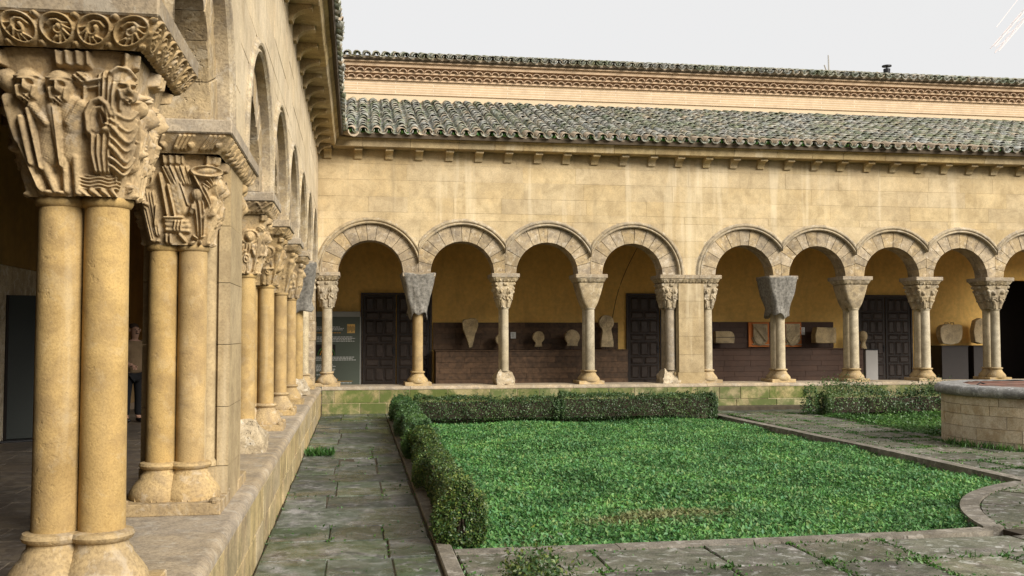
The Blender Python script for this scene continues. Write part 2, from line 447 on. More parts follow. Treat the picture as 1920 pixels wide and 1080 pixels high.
# ------------------------------------------------------------------ carved relief
def relief(X, Y, prims):
    H = np.zeros_like(X)
    for p in prims:
        k = p[0]
        if k == 'e':                                    # ellipsoid boss
            _, cx, cy, rx, ry, rot, h, tex = p
            c, s = math.cos(rot), math.sin(rot)
            a = ((X - cx) * c + (Y - cy) * s) / rx; b = (-(X - cx) * s + (Y - cy) * c) / ry
            q = a * a + b * b
            v = h * np.sqrt(np.clip(1 - q, 0, None)); loc = (a * rx, b * ry)
        elif k == 'c':                                  # tapered limb
            _, x0, y0, x1, y1, r0, r1, h, tex = p
            dx, dy = x1 - x0, y1 - y0; L2 = dx * dx + dy * dy + 1e-6
            t = np.clip(((X - x0) * dx + (Y - y0) * dy) / L2, 0, 1)
            r = r0 + (r1 - r0) * t
            px, py = X - (x0 + dx * t), Y - (y0 + dy * t)
            q = (px * px + py * py) / (r * r)
            v = h * np.clip(1 - q, 0, None) ** .5
            L = math.sqrt(L2); loc = ((px * -dy + py * dx) / L, t * L)
        elif k == 'o':                                  # ring
            _, cx, cy, rx, ry, w, h, tex = p
            d = (np.sqrt(((X - cx) / rx) ** 2 + ((Y - cy) / ry) ** 2) - 1) * min(rx, ry)
            q = (d / w) ** 2
            v = h * np.clip(1 - q, 0, None) ** .5; loc = (d, np.zeros_like(d))
        elif k == 'r':                                  # block
            _, x0, x1, y0, y1, h, tex = p
            e = np.minimum(np.minimum(X - x0, x1 - X), np.minimum(Y - y0, y1 - Y))
            v = h * np.clip(e / 2.5, 0, 1); loc = (X - x0, Y - y0); q = np.where(e > 0, 0, 2)
        elif k == 'd':                                  # hollow
            _, cx, cy, rx, ry, h = p
            q = ((X - cx) / rx) ** 2 + ((Y - cy) / ry) ** 2
            H = H - h * np.clip(1 - q, 0, None); continue
        m = v > 0
        if tex:
            t0 = tex[0]
            if t0 == 'fold': w = np.sin(loc[0] * tex[1] + loc[1] * tex[2]); v = v * (1 - tex[3] * .5 + tex[3] * .5 * w)
            elif t0 == 'mail': w = np.sin((X + .4 * Y) * tex[1]) * np.sin((Y - .25 * X) * tex[1]); v = v * (1 + .09 * w)
            elif t0 == 'hair': w = np.sin(loc[0] * tex[1] * 1.4 + 1.2 * np.sin(loc[1] * .15)); v = v * (1 + .06 * w)
            elif t0 == 'wave': w = np.sin(Y * tex[1] + 1.6 * np.sin(X * .16)) ; v = v * (.75 + .5 * w)
            elif t0 == 'rad': w = np.sin(np.sqrt(loc[0] ** 2 + (loc[1] * .55) ** 2) * tex[1]); v = v * (.85 + .3 * w)
            elif t0 == 'knob': w = np.sin(loc[0] * tex[1]) * np.sin(loc[1] * tex[1]); v = v * (.8 + .35 * w)
        H = np.where(m, np.maximum(H, v), H)
    return H

FOLD = ('fold', .55, .05, .75)
FOLD2 = ('fold', .8, -.04, .6)
def figure(cx, w, h, rng, halo=True):
    """a standing robed figure in relief: cx, width and height in design units"""
    ln = rng.uniform(-.12, .12) * w
    hd = .13 * h
    P = []
    top = h - 2 * hd
    P.append(('c', cx, .06 * h, cx + ln, top - .02 * h, w * .50, w * .40, 13, FOLD if rng.random() < .6 else FOLD2))
    P.append(('c', cx - w * .2, .05 * h, cx - w * .12, .42 * h, w * .2, w * .24, 16, FOLD2))
    P.append(('c', cx + w * .2, .05 * h, cx + w * .14, .42 * h, w * .2, w * .24, 16, FOLD2))
    P.append(('e', cx + ln, top * .86, w * .46, h * .13, rng.uniform(-.2, .2), 17, FOLD))
    sy = top * .9
    for sg in (-1, 1):
        ex, ey = cx + sg * w * .48, sy - h * .22
        P.append(('c', cx + ln + sg * w * .36, sy, ex, ey, w * .16, w * .14, 20, FOLD2))
        hx, hy = cx + sg * rng.uniform(-.1, .35) * w, sy - h * rng.uniform(.05, .25)
        P.append(('c', ex, ey, hx, hy, w * .13, w * .1, 21, None))
        P.append(('e', hx, hy, w * .1, w * .12, 0, 23, None))
        P.append(('e', cx + sg * w * .2, .03 * h, w * .17, .03 * h, 0, 17, None))
    if rng.random() < .6:
        P.append(('e', cx + rng.uniform(-.2, .2) * w, sy - h * .3, w * .3, h * .16, rng.uniform(-.4, .4), 20, ('rad', .8)))
    hx, hy = cx + ln * 1.2, top + hd * 1.0
    if halo: P.append(('o', hx, hy, hd * 1.18, hd * 1.18, hd * .2, 13, None)); P.append(('e', hx, hy, hd * 1.2, hd * 1.2, 0, 9, None))
    P.append(('e', hx, hy, hd * .82, hd * 1.12, 0, 20, ('hair', .7)))
    P.append(('e', hx, hy - hd * .2, hd * .55, hd * .8, 0, 25, None))
    P.append(('e', hx, hy - hd * .15, hd * .13, hd * .3, 0, 29, None))
    P.append(('e', hx - hd * .25, hy + hd * .06, hd * .13, hd * .07, 0, 21, None))
    return P

def gen_prims(seed, n=(2, 2, 2, 2), blocks=True):
    rng = random.Random(seed); P = []
    for f in range(4):
        k = n[f]
        for i in range(k):
            cx = f * 200 + 200 * (i + .5) / k + rng.uniform(-6, 6)
            P += figure(cx, 150 / k * rng.uniform(.75, .95), rng.uniform(185, 215), rng, rng.random() < .7)
        # corner leaf or drapery
        P.append(('c', f * 200 + 4, 20, f * 200, 190, 9, 22, 15, FOLD2))
        P.append(('e', f * 200, 200, 20, 18, 0, 20, ('knob', .5)))
        for _ in range(10):
            P.append(('e', f * 200 + rng.uniform(5, 195), rng.uniform(8, 200), rng.uniform(4, 11), rng.uniform(4, 9), rng.uniform(0, 3), rng.uniform(6, 15), None))
    if blocks:
        for f in range(4):
            for a, b in ((-14, 14), (80, 120)):
                P.append(('r', f * 200 + a, f * 200 + b, 232, 262, 16, ('fold', .5, 0, .35)))
        P.append(('r', 786, 801, 232, 262, 16, None))
    return P

def px1(x, y):
    """photo pixel on the nearest capital -> design units of its near face"""
    t = (355 - y) / 230.0
    xl, xr = 75 - 57 * t, 240 + 28 * t
    return ((x - xl) / (xr - xl) * 200.0, 355.0 - y)

def near_prims():
    P = []
    def e(x, y, rx, ry, h, rot=0, tex=None): a, b = px1(x, y); P.append(('e', a, b, rx, ry, rot, h, tex))
    def c(x0, y0, x1, y1, r0, r1, h, tex=None): a = px1(x0, y0); b = px1(x1, y1); P.append(('c', a[0], a[1], b[0], b[1], r0, r1, h, tex))
    def o(x, y, rx, ry, w, h, tex=None): a, b = px1(x, y); P.append(('o', a, b, rx, ry, w, h, tex))
    def dent(x, y, rx, ry, h): a, b = px1(x, y); P.append(('d', a, b, rx, ry, h))
    def face(x, y, k=1.0, h=24, beard=True):
        e(x, y - 4 * k, 23 * k, 30 * k, h); e(x, y + 4 * k, 17 * k, 25 * k, h + 5)
        if beard:
            e(x, y + 24 * k, 15 * k, 11 * k, h + 4, 0, ('knob', .8)); c(x - 15 * k, y + 4 * k, x - 12 * k, y + 22 * k, 5 * k, 6 * k, h + 3); c(x + 15 * k, y + 4 * k, x + 12 * k, y + 22 * k, 5 * k, 6 * k, h + 3)
        c(x, y - 5 * k, x, y + 8 * k, 3 * k, 4.5 * k, h + 11); c(x - 12 * k, y - 9 * k, x + 12 * k, y - 9 * k, 3.2 * k, 3.2 * k, h + 7)
        c(x - 22 * k, y - 16 * k, x + 22 * k, y - 16 * k, 3 * k, 3 * k, h - 2)
        for s in (-1, 1): dent(x + s * 8 * k, y - 2 * k, 5.5 * k, 4 * k, 9)
        dent(x, y + 15 * k, 7 * k, 2.5 * k, 7)
    def poly(ps, r, h):
        for p, q in zip(ps, ps[1:]): c(p[0], p[1], q[0], q[1], r, r * .95, h)
    mail = ('mail', .95)
    # broken corner figure, its robe slanting down
    e(34, 148, 19, 22, 18); c(34, 186, 58, 250, 20, 17, 20, ('fold', .3, .05, .35)); c(50, 250, 92, 338, 16, 12, 17, ('fold', .4, .02, .5))
    c(66, 214, 82, 296, 8, 7, 21, None); c(30, 215, 58, 325, 11, 9, 12, FOLD2)
    c(70, 300, 84, 346, 9, 6, 12, FOLD2)
    # first soldier
    c(104, 190, 112, 232, 25, 21, 15, mail); c(112, 236, 108, 282, 22, 20, 13, mail)
    c(97, 285, 122, 345, 13, 9, 13); e(110, 348, 16, 6, 14); c(78, 200, 100, 305, 6, 4, 20)
    c(86, 195, 110, 225, 12, 10, 20, mail); face(78, 158, .95)
    # second soldier with a long kite shield
    c(150, 192, 153, 228, 26, 22, 16, mail); c(150, 240, 146, 276, 23, 21, 13, mail)
    c(138, 284, 141, 345, 8, 7, 13); c(158, 284, 160, 347, 10, 8, 14); e(132, 349, 12, 5, 14); e(162, 351, 12, 5, 14)
    c(122, 196, 134, 300, 17, 4, 20); c(124, 196, 133, 290, 4, 2, 23)
    c(172, 190, 148, 222, 13, 10, 21, mail); face(134, 160, .98)
    # raised fist and sleeve
    e(172, 141, 15, 13, 22, 0, ('knob', .55)); c(185, 150, 218, 140, 10, 14, 16, FOLD)
    c(178, 156, 176, 205, 4, 4, 11)
    # hooded robed figure at the corner
    c(222, 140, 214, 192, 17, 12, 20, FOLD2); e(247, 150, 22, 34, 19, -.1, ('hair', .9)); face(251, 158, .82, 21); poly([(228, 132), (240, 122), (254, 124), (264, 138)], 5, 22); poly([(232, 150), (228, 172), (226, 196)], 4, 22); poly([(240, 176), (238, 196)], 4, 21)
    poly([(184, 236), (182, 205), (192, 184), (206, 178), (218, 188), (224, 206)], 7, 22); poly([(190, 232), (190, 208), (198, 194), (208, 192), (214, 204)], 5, 18)
    c(226, 200, 232, 240, 24, 20, 22, FOLD); e(224, 222, 17, 9, 27, .3, ('knob', .5)); e(214, 232, 13, 8, 24, .5)
    e(206, 275, 22, 44, 12)
    for k in range(4): poly([(190 + k * 10, 242), (188 + k * 9, 275), (193 + k * 7, 308)], 4.5, 18)
    e(244, 236, 31, 72, 18, .12)
    for k, (yy, dp, rr) in enumerate(((200, 14, 5), (214, 22, 4), (226, 30, 5.5), (246, 26, 4), (262, 30, 6), (284, 20, 4.5), (298, 18, 5))):
        poly([(224 + 42 * q / 8 - k, yy + dp * math.sin(PI * (q / 8) ** 1.3) - 4 * q / 8) for q in range(9)], rr * 1.25, 21 + (k % 3) * 1.5)
    e(232, 300, 20, 34, 15, .3, FOLD)
    # plaited band and feet below
    a0 = px1(155, 342); a1 = px1(238, 313)
    P.append(('r', a0[0], 205, a0[1], a1[1], 10, ('wave', .95)))
    for k in range(4): c(164 + k * 19, 344, 184 + k * 19, 360, 7, 4, 13)
    # courtyard side: two more figures
    rng = random.Random(5)
    P.extend(figure(278, 84, 190, rng, False)); P.extend(figure(352, 74, 200, rng, False))
    for q in range(26): P.append(('e', rng.uniform(212, 392), rng.uniform(10, 205), rng.uniform(5, 12), rng.uniform(4, 9), rng.uniform(0, 3), rng.uniform(12, 20), ('knob', .5)))
    P.append(('e', 222, 168, 13, 20, 0, 22, ('hair', .6))); P.append(('c', 215, 140, 232, 60, 18, 14, 20, FOLD))
    for f in (2, 3):
        P.extend(figure(f * 200 + 60, 70, 200, rng)); P.extend(figure(f * 200 + 140, 70, 200, rng))
    for a, b in ((-8, 16), (88, 140), (182, 212), (282, 322), (386, 414), (486, 522), (586, 614), (686, 722), (790, 801)):
        P.append(('r', a, b, 232, 262, 18, ('fold', .42, 0, .4)))
    return P

def px2(x, y):
    """zoomed photo pixel on the second capital -> design units"""
    t = (960 - y) / 625.0
    xl, xr = 150 - 60 * t, 665 + 60 * t
    return ((x - xl) / (xr - xl) * 200.0, (960.0 - y) * .368)

def second_prims():
    P = []
    S = .345
    def e(x, y, rx, ry, h, rot=0, tex=None): a, b = px2(x, y); P.append(('e', a, b, rx * S, ry * S, rot, h, tex))
    def c(x0, y0, x1, y1, r0, r1, h, tex=None): a = px2(x0, y0); b = px2(x1, y1); P.append(('c', a[0], a[1], b[0], b[1], r0 * S, r1 * S, h, tex))
    def o(x, y, rx, ry, w, h, tex=None): a, b = px2(x, y); P.append(('o', a, b, rx * S, ry * S, w * S, h, tex))
    # standing saint at the left
    o(195, 430, 62, 80, 10, 13); e(195, 430, 60, 78, 8); e(192, 440, 40, 58, 22, 0, ('hair', .8)); e(196, 448, 26, 42, 27)
    c(180, 540, 200, 900, 48, 42, 15, FOLD2); c(250, 560, 260, 860, 34, 38, 13, FOLD2); c(160, 560, 190, 660, 26, 22, 20, FOLD)
    e(205, 640, 22, 18, 25); e(205, 925, 26, 14, 15); e(262, 930, 26, 14, 15); c(270, 660, 262, 800, 30, 22, 17, FOLD)
    # staff and broad slanting slab
    c(320, 400, 358, 720, 15, 12, 17); a, b = px2(0, 0)
    c(415, 500, 450, 700, 46, 44, 10, ('mail', .3)); c(440, 490, 480, 690, 40, 40, 10); c(470, 470, 520, 640, 6, 6, 15); c(372, 480, 415, 725, 8, 8, 16)
    # wing and fan-shaped drapery
    for k in range(5): c(360 + k * 38, 350, 400 + k * 34, 470, 26, 16, 14 + k % 2 * 4, FOLD2)
    e(660, 375, 95, 42, 19, .25); o(660, 375, 95, 42, 9, 24); c(570, 400, 610, 490, 12, 9, 22)
    for k in range(4): c(640 + k * 22, 470 - k * 22, 690 + k * 16, 500 - k * 10, 9, 7, 17)
    # bending figure at the right
    e(590, 560, 50, 60, 19, 0, ('hair', .7)); c(640, 510, 690, 640, 34, 28, 23, FOLD2); c(600, 640, 640, 860, 60, 52, 17, FOLD)
    c(560, 650, 540, 700, 24, 18, 21); c(690, 660, 640, 740, 24, 20, 22, FOLD2); e(560, 670, 20, 14, 25)
    # altar with hanging cloth, little legs
    c(345, 765, 500, 775, 22, 22, 13); c(345, 840, 520, 850, 22, 20, 13); c(350, 800, 510, 810, 30, 28, 12, ('mail', .25))
    for k in range(3): c(420 + k * 26, 770, 405 + k * 26, 840, 9, 7, 20)
    c(330, 742, 480, 742, 12, 12, 20); c(340, 880, 340, 940, 14, 12, 14); c(372, 880, 372, 945, 12, 11, 15)
    c(450, 880, 490, 930, 24, 12, 12); e(550, 945, 40, 18, 17, .4); e(640, 940, 26, 26, 17); c(560, 890, 600, 910, 14, 10, 18); c(650, 895, 690, 885, 12, 10, 18)
    rng = random.Random(8)
    P.extend(figure(250, 70, 205, rng)); P.extend(figure(330, 70, 205, rng)); P.extend(figure(470, 70, 205, rng)); P.extend(figure(700, 70, 205, rng))
    for q, w in ((80, 130), (176, 214), (280, 320), (386, 414), (-12, 12), (788, 801)):
        P.append(('r', q, w, 232, 262, 17, ('fold', .42, 0, .4)))
    return P

def frieze_prims(nf, kind):
    """nf = medallions on each of the four faces; each face is 200 units long, 40 high"""
    P = []
    for f in range(4):
        n = nf[f]; w = 200.0 / n
        for i in range(n):
            cx = f * 200 + w * (i + .5); cy = 20
            if kind == 'medallion':
                P.append(('o', cx, cy, w * .43, 17, 2.2, 7, None))
                mir = 1 if (i + f) % 2 else -1
                prev = None
                for k in range(12):
                    a = .4 + k * .62; rr = (1 - k / 13.0)
                    q = (cx + mir * w * .27 * rr * math.cos(a), cy + 11.5 * rr * math.sin(a))
                    if prev: P.append(('c', prev[0], prev[1], q[0], q[1], 2.5, 2.3, 6 + k * .25, None))
                    prev = q
                for k in range(6):
                    a = 2.2 + k * .5 + (i * .37) % .6
                    P.append(('c', cx + mir * w * .2 * math.cos(a), cy + 9 * math.sin(a), cx + mir * w * .36 * math.cos(a + .3), cy + 14 * math.sin(a + .3), 2.6, 1.6, 6.5 + k % 3, None))
                P.append(('e', cx + w * .05, cy + 2, w * .1, 5, 0, 9, None))
                P.append(('r', cx + w * .44, cx + w * .56, 17, 23, 7, ('fold', 1.5, 0, .5)))
                for sg in (4, 36): P.append(('e', cx + w * .5, sg, w * .1, 4.5, .4, 6, None)); P.append(('e', cx + w * .42, sg, w * .06, 4, -.4, 5, None))
            elif kind == 'leaf':
                for k in range(4): P.append(('c', cx - w * .3 + k * w * .14, 8, cx - w * .1 + k * w * .15, 33, 3.4, 2.4, 7, None))
                P.append(('e', cx + w * .28, 14, w * .16, 8, .5, 9, ('rad', .9))); P.append(('e', cx - w * .2, 9, w * .14, 6, .2, 7, None))
            else:
                P.append(('c', cx - w * .5, 6, cx + w * .1, 34, 3.6, 3.6, 6, ('fold', 1.0, 0, .4)))
                P.append(('c', cx - w * .15, 6, cx + w * .5, 34, 3.6, 3.6, 6, None))
                P.append(('c', cx - w * .4, 34, cx + w * .2, 8, 2.8, 2.8, 5, None))
    return P

def block_grid(name, Mf, sc, dc, hs0, hd0, hs1, hd1, z0, z1, n0, n1, prims, px, res, nt, design_h, mat, parent, flare=1.25, cap=True, wear=1):
    """a four-sided block lofted from a rounded foot to a square head, pushed out by the relief"""
    U = []
    for f in range(4): U += list(f * 200 + 200 * (np.arange(res[f]) / res[f]))
    U = np.array(U); T = np.linspace(0, 1, nt)
    UU, TT = np.meshgrid(U, T, indexing='xy')
    H = relief(UU, TT * design_h, prims) * px if prims else np.zeros_like(UU)
    for _ in range(wear):                                   # centuries of rain have rounded the edges
        H = (np.roll(H, 1, 1) + np.roll(H, -1, 1) + 2 * H) / 4
        Hp = np.pad(H, ((1, 1), (0, 0)), mode='edge'); H = (Hp[:-2] + Hp[2:] + 2 * H) / 4
    f = (UU // 200).astype(int); s = (UU - f * 200) / 100.0 - 1
    a = np.choose(f, [-np.ones_like(s), s, np.ones_like(s), -s])        # along the wall
    b = np.choose(f, [-s, -np.ones_like(s), s, np.ones_like(s)])        # into the wall
    nn = n0 + (n1 - n0) * TT
    sc_ = (np.abs(a) ** nn + np.abs(b) ** nn) ** (-1 / nn)
    ff = TT ** flare
    hs, hd = hs0 + (hs1 - hs0) * ff, hd0 + (hd1 - hd0) * ff
    x, y = a * sc_, b * sc_
    nx, ny = np.sign(x) * np.abs(x) ** (nn - 1) / hs, np.sign(y) * np.abs(y) ** (nn - 1) / hd
    ln = np.sqrt(nx * nx + ny * ny) + 1e-9
    S = sc + x * hs + nx / ln * H; D = dc + y * hd + ny / ln * H; Z = z0 + (z1 - z0) * TT
    w = Mf(S, D, Z)
    co = np.stack([np.broadcast_to(k, S.shape) for k in w], -1).reshape(-1, 3)
    nu = len(U)
    i = np.arange(nt - 1)[:, None] * nu; j = np.arange(nu)[None, :]; jn = (j + 1) % nu
    quads = np.stack([i + j, i + jn, i + nu + jn, i + nu + j], -1).reshape(-1, 4)
    if Mf is ML: quads = quads[:, ::-1]
    me = np_mesh(name, co, quads, mat, smooth=True)
    return link(name, me, parent)

# ------------------------------------------------------------------ the two arcades: s runs along the wall, d into it
WALL_X, WALL_Y = -.80, 20.84
def ML(s, d, z): return (WALL_X - d, s, z)
def MR(s, d, z): return (s, WALL_Y + d, z)
Z_FLOOR, Z_COP0, Z_COP1, Z_SPR = .12, .488, .557, 2.925
DC = .31                                   # depth of the columns' axis behind the wall face
R_IN, R_RING, R_HOOD = .675, 1.02, 1.15

def lathe_pair(mb, Mf, prof, s, ds, seg=24):
    for d in ds:
        c = Mf(s, d, 0); mb.lathe(prof, c[0], c[1], seg)

def column(parent, Mf, s, style='carved', r=.09, hs=.47, hcap=.36, prims=None, frieze=('leaf', (5, 3, 5, 3)), res=(40, 40, 12, 40), nt=70,
           base='moulded', shaft_mat='shaft', cap_mat='carved', one=False, deco=False, hd=.373, hdcap=.29, slab=True, label=None, sep=None):
    col = empty('column', Mf(s, DC, Z_COP1), parent)
    inv = Matrix.Translation(Mf(s, DC, Z_COP1)).inverted()
    if label: col['label'] = label
    sep = sep or r
    ds = (DC - sep, DC + sep)
    prof = [(r * 1.02, .845), (r * 1.0, 1.1), (r * .985, 1.7), (r * .96, 2.165), (r * 1.06, 2.17), (r * 1.14, 2.185), (r * 1.14, 2.2), (r * 1.05, 2.215)]
    for d in ds:
        mb = MB(); c = Mf(s, d, 0); mb.lathe(prof, c[0], c[1], 28)
        o = mb.build('shaft', M[shaft_mat], col, True, 40); o.matrix_parent_inverse = inv
    # base
    if base == 'moulded':
        k = r / .09
        bp = [(.178 * k, Z_COP1 + .06), (.186 * k, .645), (.18 * k, .68), (.165 * k, .705), (.142 * k, .735), (.125 * k, .755), (.12 * k, .775), (.107 * k, .79), (.104 * k, .81), (.122 * k, .82), (.129 * k, .835), (.122 * k, .85), (.1 * k, .857)]
        mb = MB(); lathe_pair(mb, Mf, bp, s, ds, 28)
        if deco:
            for d in ds:
                for a in range(10):
                    th = a * 2 * PI / 10
                    c = Mf(s, d, 0)
                    pts = []
                    for q in range(9):
                        ph = PI * q / 8
                        aa = th + .22 * math.cos(ph); zz = Z_COP1 + .068 + .052 * math.sin(ph)
                        rr = .184 * k - .012 * math.sin(ph)
                        pts.append((c[0] + rr * math.cos(aa), c[1] + rr * math.sin(aa), zz))
                    mb.tube(pts, .0065, 5)
        o = mb.build('base', M['base'], col, True, 45); o.matrix_parent_inverse = inv
        mb = MB()
        p0, p1 = Mf(s - .245 * k, DC - .305 * min(k, 1.05), 0), Mf(s + .245 * k, DC + .305 * min(k, 1.05), 0)
        mb.box(min(p0[0], p1[0]), max(p0[0], p1[0]), min(p0[1], p1[1]), max(p0[1], p1[1]), Z_COP1 - .004, Z_COP1 + .072, .006)
        if deco:
            for ss in (-.215, .215):
                for dd in (-.27, .27):
                    c = Mf(s + ss, DC + dd, 0); mb.lathe([(.035, Z_COP1 + .07), (.038, Z_COP1 + .085), (.02, Z_COP1 + .1)], c[0], c[1], 10)
        o = mb.build('plinth', M['base'], col, False); o.matrix_parent_inverse = inv
    else:                                                   # eroded lump
        mb = MB()
        c0, c1 = Mf(s - .2, DC - .29, 0), Mf(s + .2, DC + .29, 0)
        mb.box(min(c0[0], c1[0]), max(c0[0], c1[0]), min(c0[1], c1[1]), max(c0[1], c1[1]), Z_COP1 - .01, .86, 0)
        bmesh.ops.subdivide_edges(mb.bm, edges=mb.bm.edges[:], cuts=9, use_grid_fill=True)
        cc = Mf(s, DC, 0)
        for v in mb.bm.verts:
            t = max(0, (v.co.z - Z_COP1 - .12) / .2); f = 1 - .42 * min(1, t) ** .8
            v.co.x = cc[0] + (v.co.x - cc[0]) * f; v.co.y = cc[1] + (v.co.y - cc[1]) * f
        mb.noise(.045, 5.5, s).noise(.022, 17, s + 3)
        o = mb.build('base', M['rough'], col, True, 60); o.matrix_parent_inverse = inv
    # capital
    if style == 'plain':
        o = block_grid('capital', Mf, s, DC, r * 1.25, sep + r * 1.1, hcap, max(hdcap, sep + r * 1.35), 2.2, 2.735, 3.0, 14, [], 0, (16, 16, 16, 16), 14, 265, M[cap_mat], col, .75)
    else:
        o = block_grid('capital', Mf, s, DC, r * 1.22, sep + r * 1.08, hcap, hdcap, 2.2, 2.735, 2.6, 9, prims, .0027, res, nt, 265, M[cap_mat], col, 1.1, True, 2 if nt > 150 else 1)
    o.matrix_parent_inverse = inv
    if slab:
        fr = frieze_prims(frieze[1], frieze[0])
        q = max(24, res[0] // 2 * 2)
        o = block_grid('frieze', Mf, s, DC, hs - .10, hd - .085, hs - .012, hd - .012, 2.73, 2.842, 30, 30, fr, .0034,
                       (int(res[0] * 1.2), int(res[1] * 1.4), 20, 40), max(12, nt // 4), 40, M[cap_mat], col, .9)
        o.matrix_parent_inverse = inv
        p0, p1 = Mf(s - hs, DC - hd, 0), Mf(s + hs, DC + hd, 0)
        mb = MB(); mb.box(min(p0[0], p1[0]), max(p0[0], p1[0]), min(p0[1], p1[1]), max(p0[1], p1[1]), 2.838, Z_SPR - .003, .008)
        o = mb.build('abacus', M['coping'], col); o.matrix_parent_inverse = inv
    return col

def arch(parent, Mf, c, lo, hi, rng, n=None, rin=R_IN):
    """a ring of wedge stones with its hood mould; lo and hi are the lines where the neighbours begin"""
    a = empty('arch', Mf(c, .3, Z_SPR), parent)
    inv = Matrix.Translation(Mf(c, .3, Z_SPR)).inverted()
    cl, ch = c - lo, hi - c
    n = n or rng.choice((11, 12, 13))
    cuts = [0.0]
    for _ in range(n): cuts.append(cuts[-1] + rng.uniform(.75, 1.3))
    cuts = [q / cuts[-1] * PI for q in cuts]
    for i in range(n):
        t0, t1 = cuts[i] + .004, cuts[i + 1] - .004
        ri, ro = [], []
        for k in range(5):
            th = t0 + (t1 - t0) * k / 4; cs, sn = math.cos(th), math.sin(th)
            lim = (ch if cs > 0 else cl) / max(abs(cs), 1e-4) - .003
            R = min(R_RING + .015, lim)
            ri.append((c + rin * cs, Z_SPR + rin * sn)); ro.append((c + R * cs, Z_SPR + R * sn))
        loop = ri + ro[::-1]
        d0 = .07 + rng.uniform(-.005, .006)
        mb = MB(); mb.poly([Mf(p[0], d0, p[1]) for p in loop], [Mf(p[0], .55, p[1]) for p in loop])
        es = [e for e in mb.bm.edges if all(abs((v.co - Vector(Mf(v.co.x if Mf is MR else v.co.y, d0, v.co.z))).length) < 1e-5 for v in e.verts)]
        bmesh.ops.bevel(mb.bm, geom=es, offset=.005, segments=1, affect='EDGES')
        o = mb.build('voussoir', M['arch'], a); o.matrix_parent_inverse = inv
    prof = [(R_RING, .085), (R_RING, -.004), (R_RING + .018, -.022), (R_RING + .034, -.016), (R_RING + .042, -.002), (R_RING + .052, -.006),
            (R_RING + .066, -.028), (R_RING + .086, -.034), (R_RING + .104, -.026), (R_RING + .112, -.01), (R_HOOD, -.004), (R_HOOD, .085)]
    tr = math.acos(min(1, ch / R_RING)); tl = PI - math.acos(min(1, cl / R_RING))
    vs, fs, K = [], [], 44
    for k in range(K + 1):
        th = tr + (tl - tr) * k / K; cs, sn = math.cos(th), math.sin(th)
        for R, d in prof:
            lim = (ch if cs > 0 else cl) / max(abs(cs), 1e-4) - .002
            R2 = min(R, max(lim, R_RING - .01))
            vs.append(Mf(c + R2 * cs, d, Z_SPR + R2 * sn))
    m = len(prof)
    for k in range(K):
        for j in range(m):
            j2 = (j + 1) % m
            fs.append((k * m + j, k * m + j2, (k + 1) * m + j2, (k + 1) * m + j))
    fs.append(tuple(range(m))); fs.append(tuple(K * m + j for j in range(m)))
    o = mobj('hood_mould', vs, fs, M['hood'], a, True); o.data.set_sharp_from_angle(angle=math.radians(35)); o.matrix_parent_inverse = inv
    return a

def wall_above(parent, Mf, arches, s0, s1, rng, mat='wall', step=(.75, 1.35), piers=()):
    def low(s, R):
        z = Z_SPR
        for c in arches:
            q = R * R - (s - c) ** 2
            if q > 0: z = max(z, Z_SPR + math.sqrt(q))
        return z
    K = int((s1 - s0) / .05)
    ss = [s0 + (s1 - s0) * k / K for k in range(K + 1)]
    lo = [low(s, 1.06) for s in ss]
    mb = MB()
    vs, fs = [], []
    for d in (.004, .545):
        for s, z in zip(ss, lo): vs.append(Mf(s, d, z)); vs.append(Mf(s, d, 5.495))
    n = 2 * (K + 1)
    for k in range(K):
        i = 2 * k
        fs += [(i, i + 2, i + 3, i + 1), (n + i, n + i + 1, n + i + 3, n + i + 2), (i, n + i, n + i + 2, i + 2), (i + 1, i + 3, n + i + 3, n + i + 1)]
    fs += [(0, 1, n + 1, n), (2 * K, n + 2 * K, n + 2 * K + 1, 2 * K + 1)]
    wall = mobj('wall', vs, fs, M['mortar'], parent)
    zc = [Z_SPR, 3.30, 3.66, 4.03, 4.19, 4.51, 4.86, 5.20, 5.488]
    for z0, z1 in zip(zc, zc[1:]):
        s = s0 - rng.uniform(0, .6)
        while s < s1:
            e = s + rng.uniform(*step)
            a, b = max(s, s0) + .002, min(e, s1) - .002
            s = e
            if b - a < .05: continue
            J = 14
            pts = [(a + (b - a) * k / J, max(z0 + .003, low(a + (b - a) * k / J, R_HOOD - .012))) for k in range(J + 1)]
            runs, cur = [], []
            for p in pts:
                if p[1] < z1 - .02: cur.append(p)
                else:
                    if len(cur) > 1: runs.append(cur)
                    cur = []
            if len(cur) > 1: runs.append(cur)
            for r in runs:
                if max(p[1] for p in r) - min(p[1] for p in r) < 1e-4: r = [r[0], r[-1]]
                loop = r + [(r[-1][0], z1 - .0015), (r[0][0], z1 - .0015)]
                d0 = rng.uniform(-.003, .002)
                mb = MB(); mb.poly([Mf(p[0], d0, p[1]) for p in loop], [Mf(p[0], .09, p[1]) for p in loop])
                mb.build('ashlar_block', M[mat], wall)
    return wall

def corbel_mesh(Mf):
    w = .08
    prof = [(.06, 5.29), (-.045, 5.29), (-.05, 5.305)]
    for k in range(7):
        t = k / 6 * PI / 2
        prof.append((-.052 - .20 * (1 - math.cos(t)), 5.308 + .125 * math.sin(t)))
    prof += [(-.27, 5.435), (-.27, 5.487), (.06, 5.487)]
    mb = MB(); o = Mf(0, 0, 0)
    rel = lambda s, d, z: tuple(np.array(Mf(s, d, z)) - np.array((o[0], o[1], 0)))
    mb.poly([rel(-w, d, z) for d, z in prof], [rel(w, d, z) for d, z in prof])
    return mb.mesh('corbel', M['cornice'])

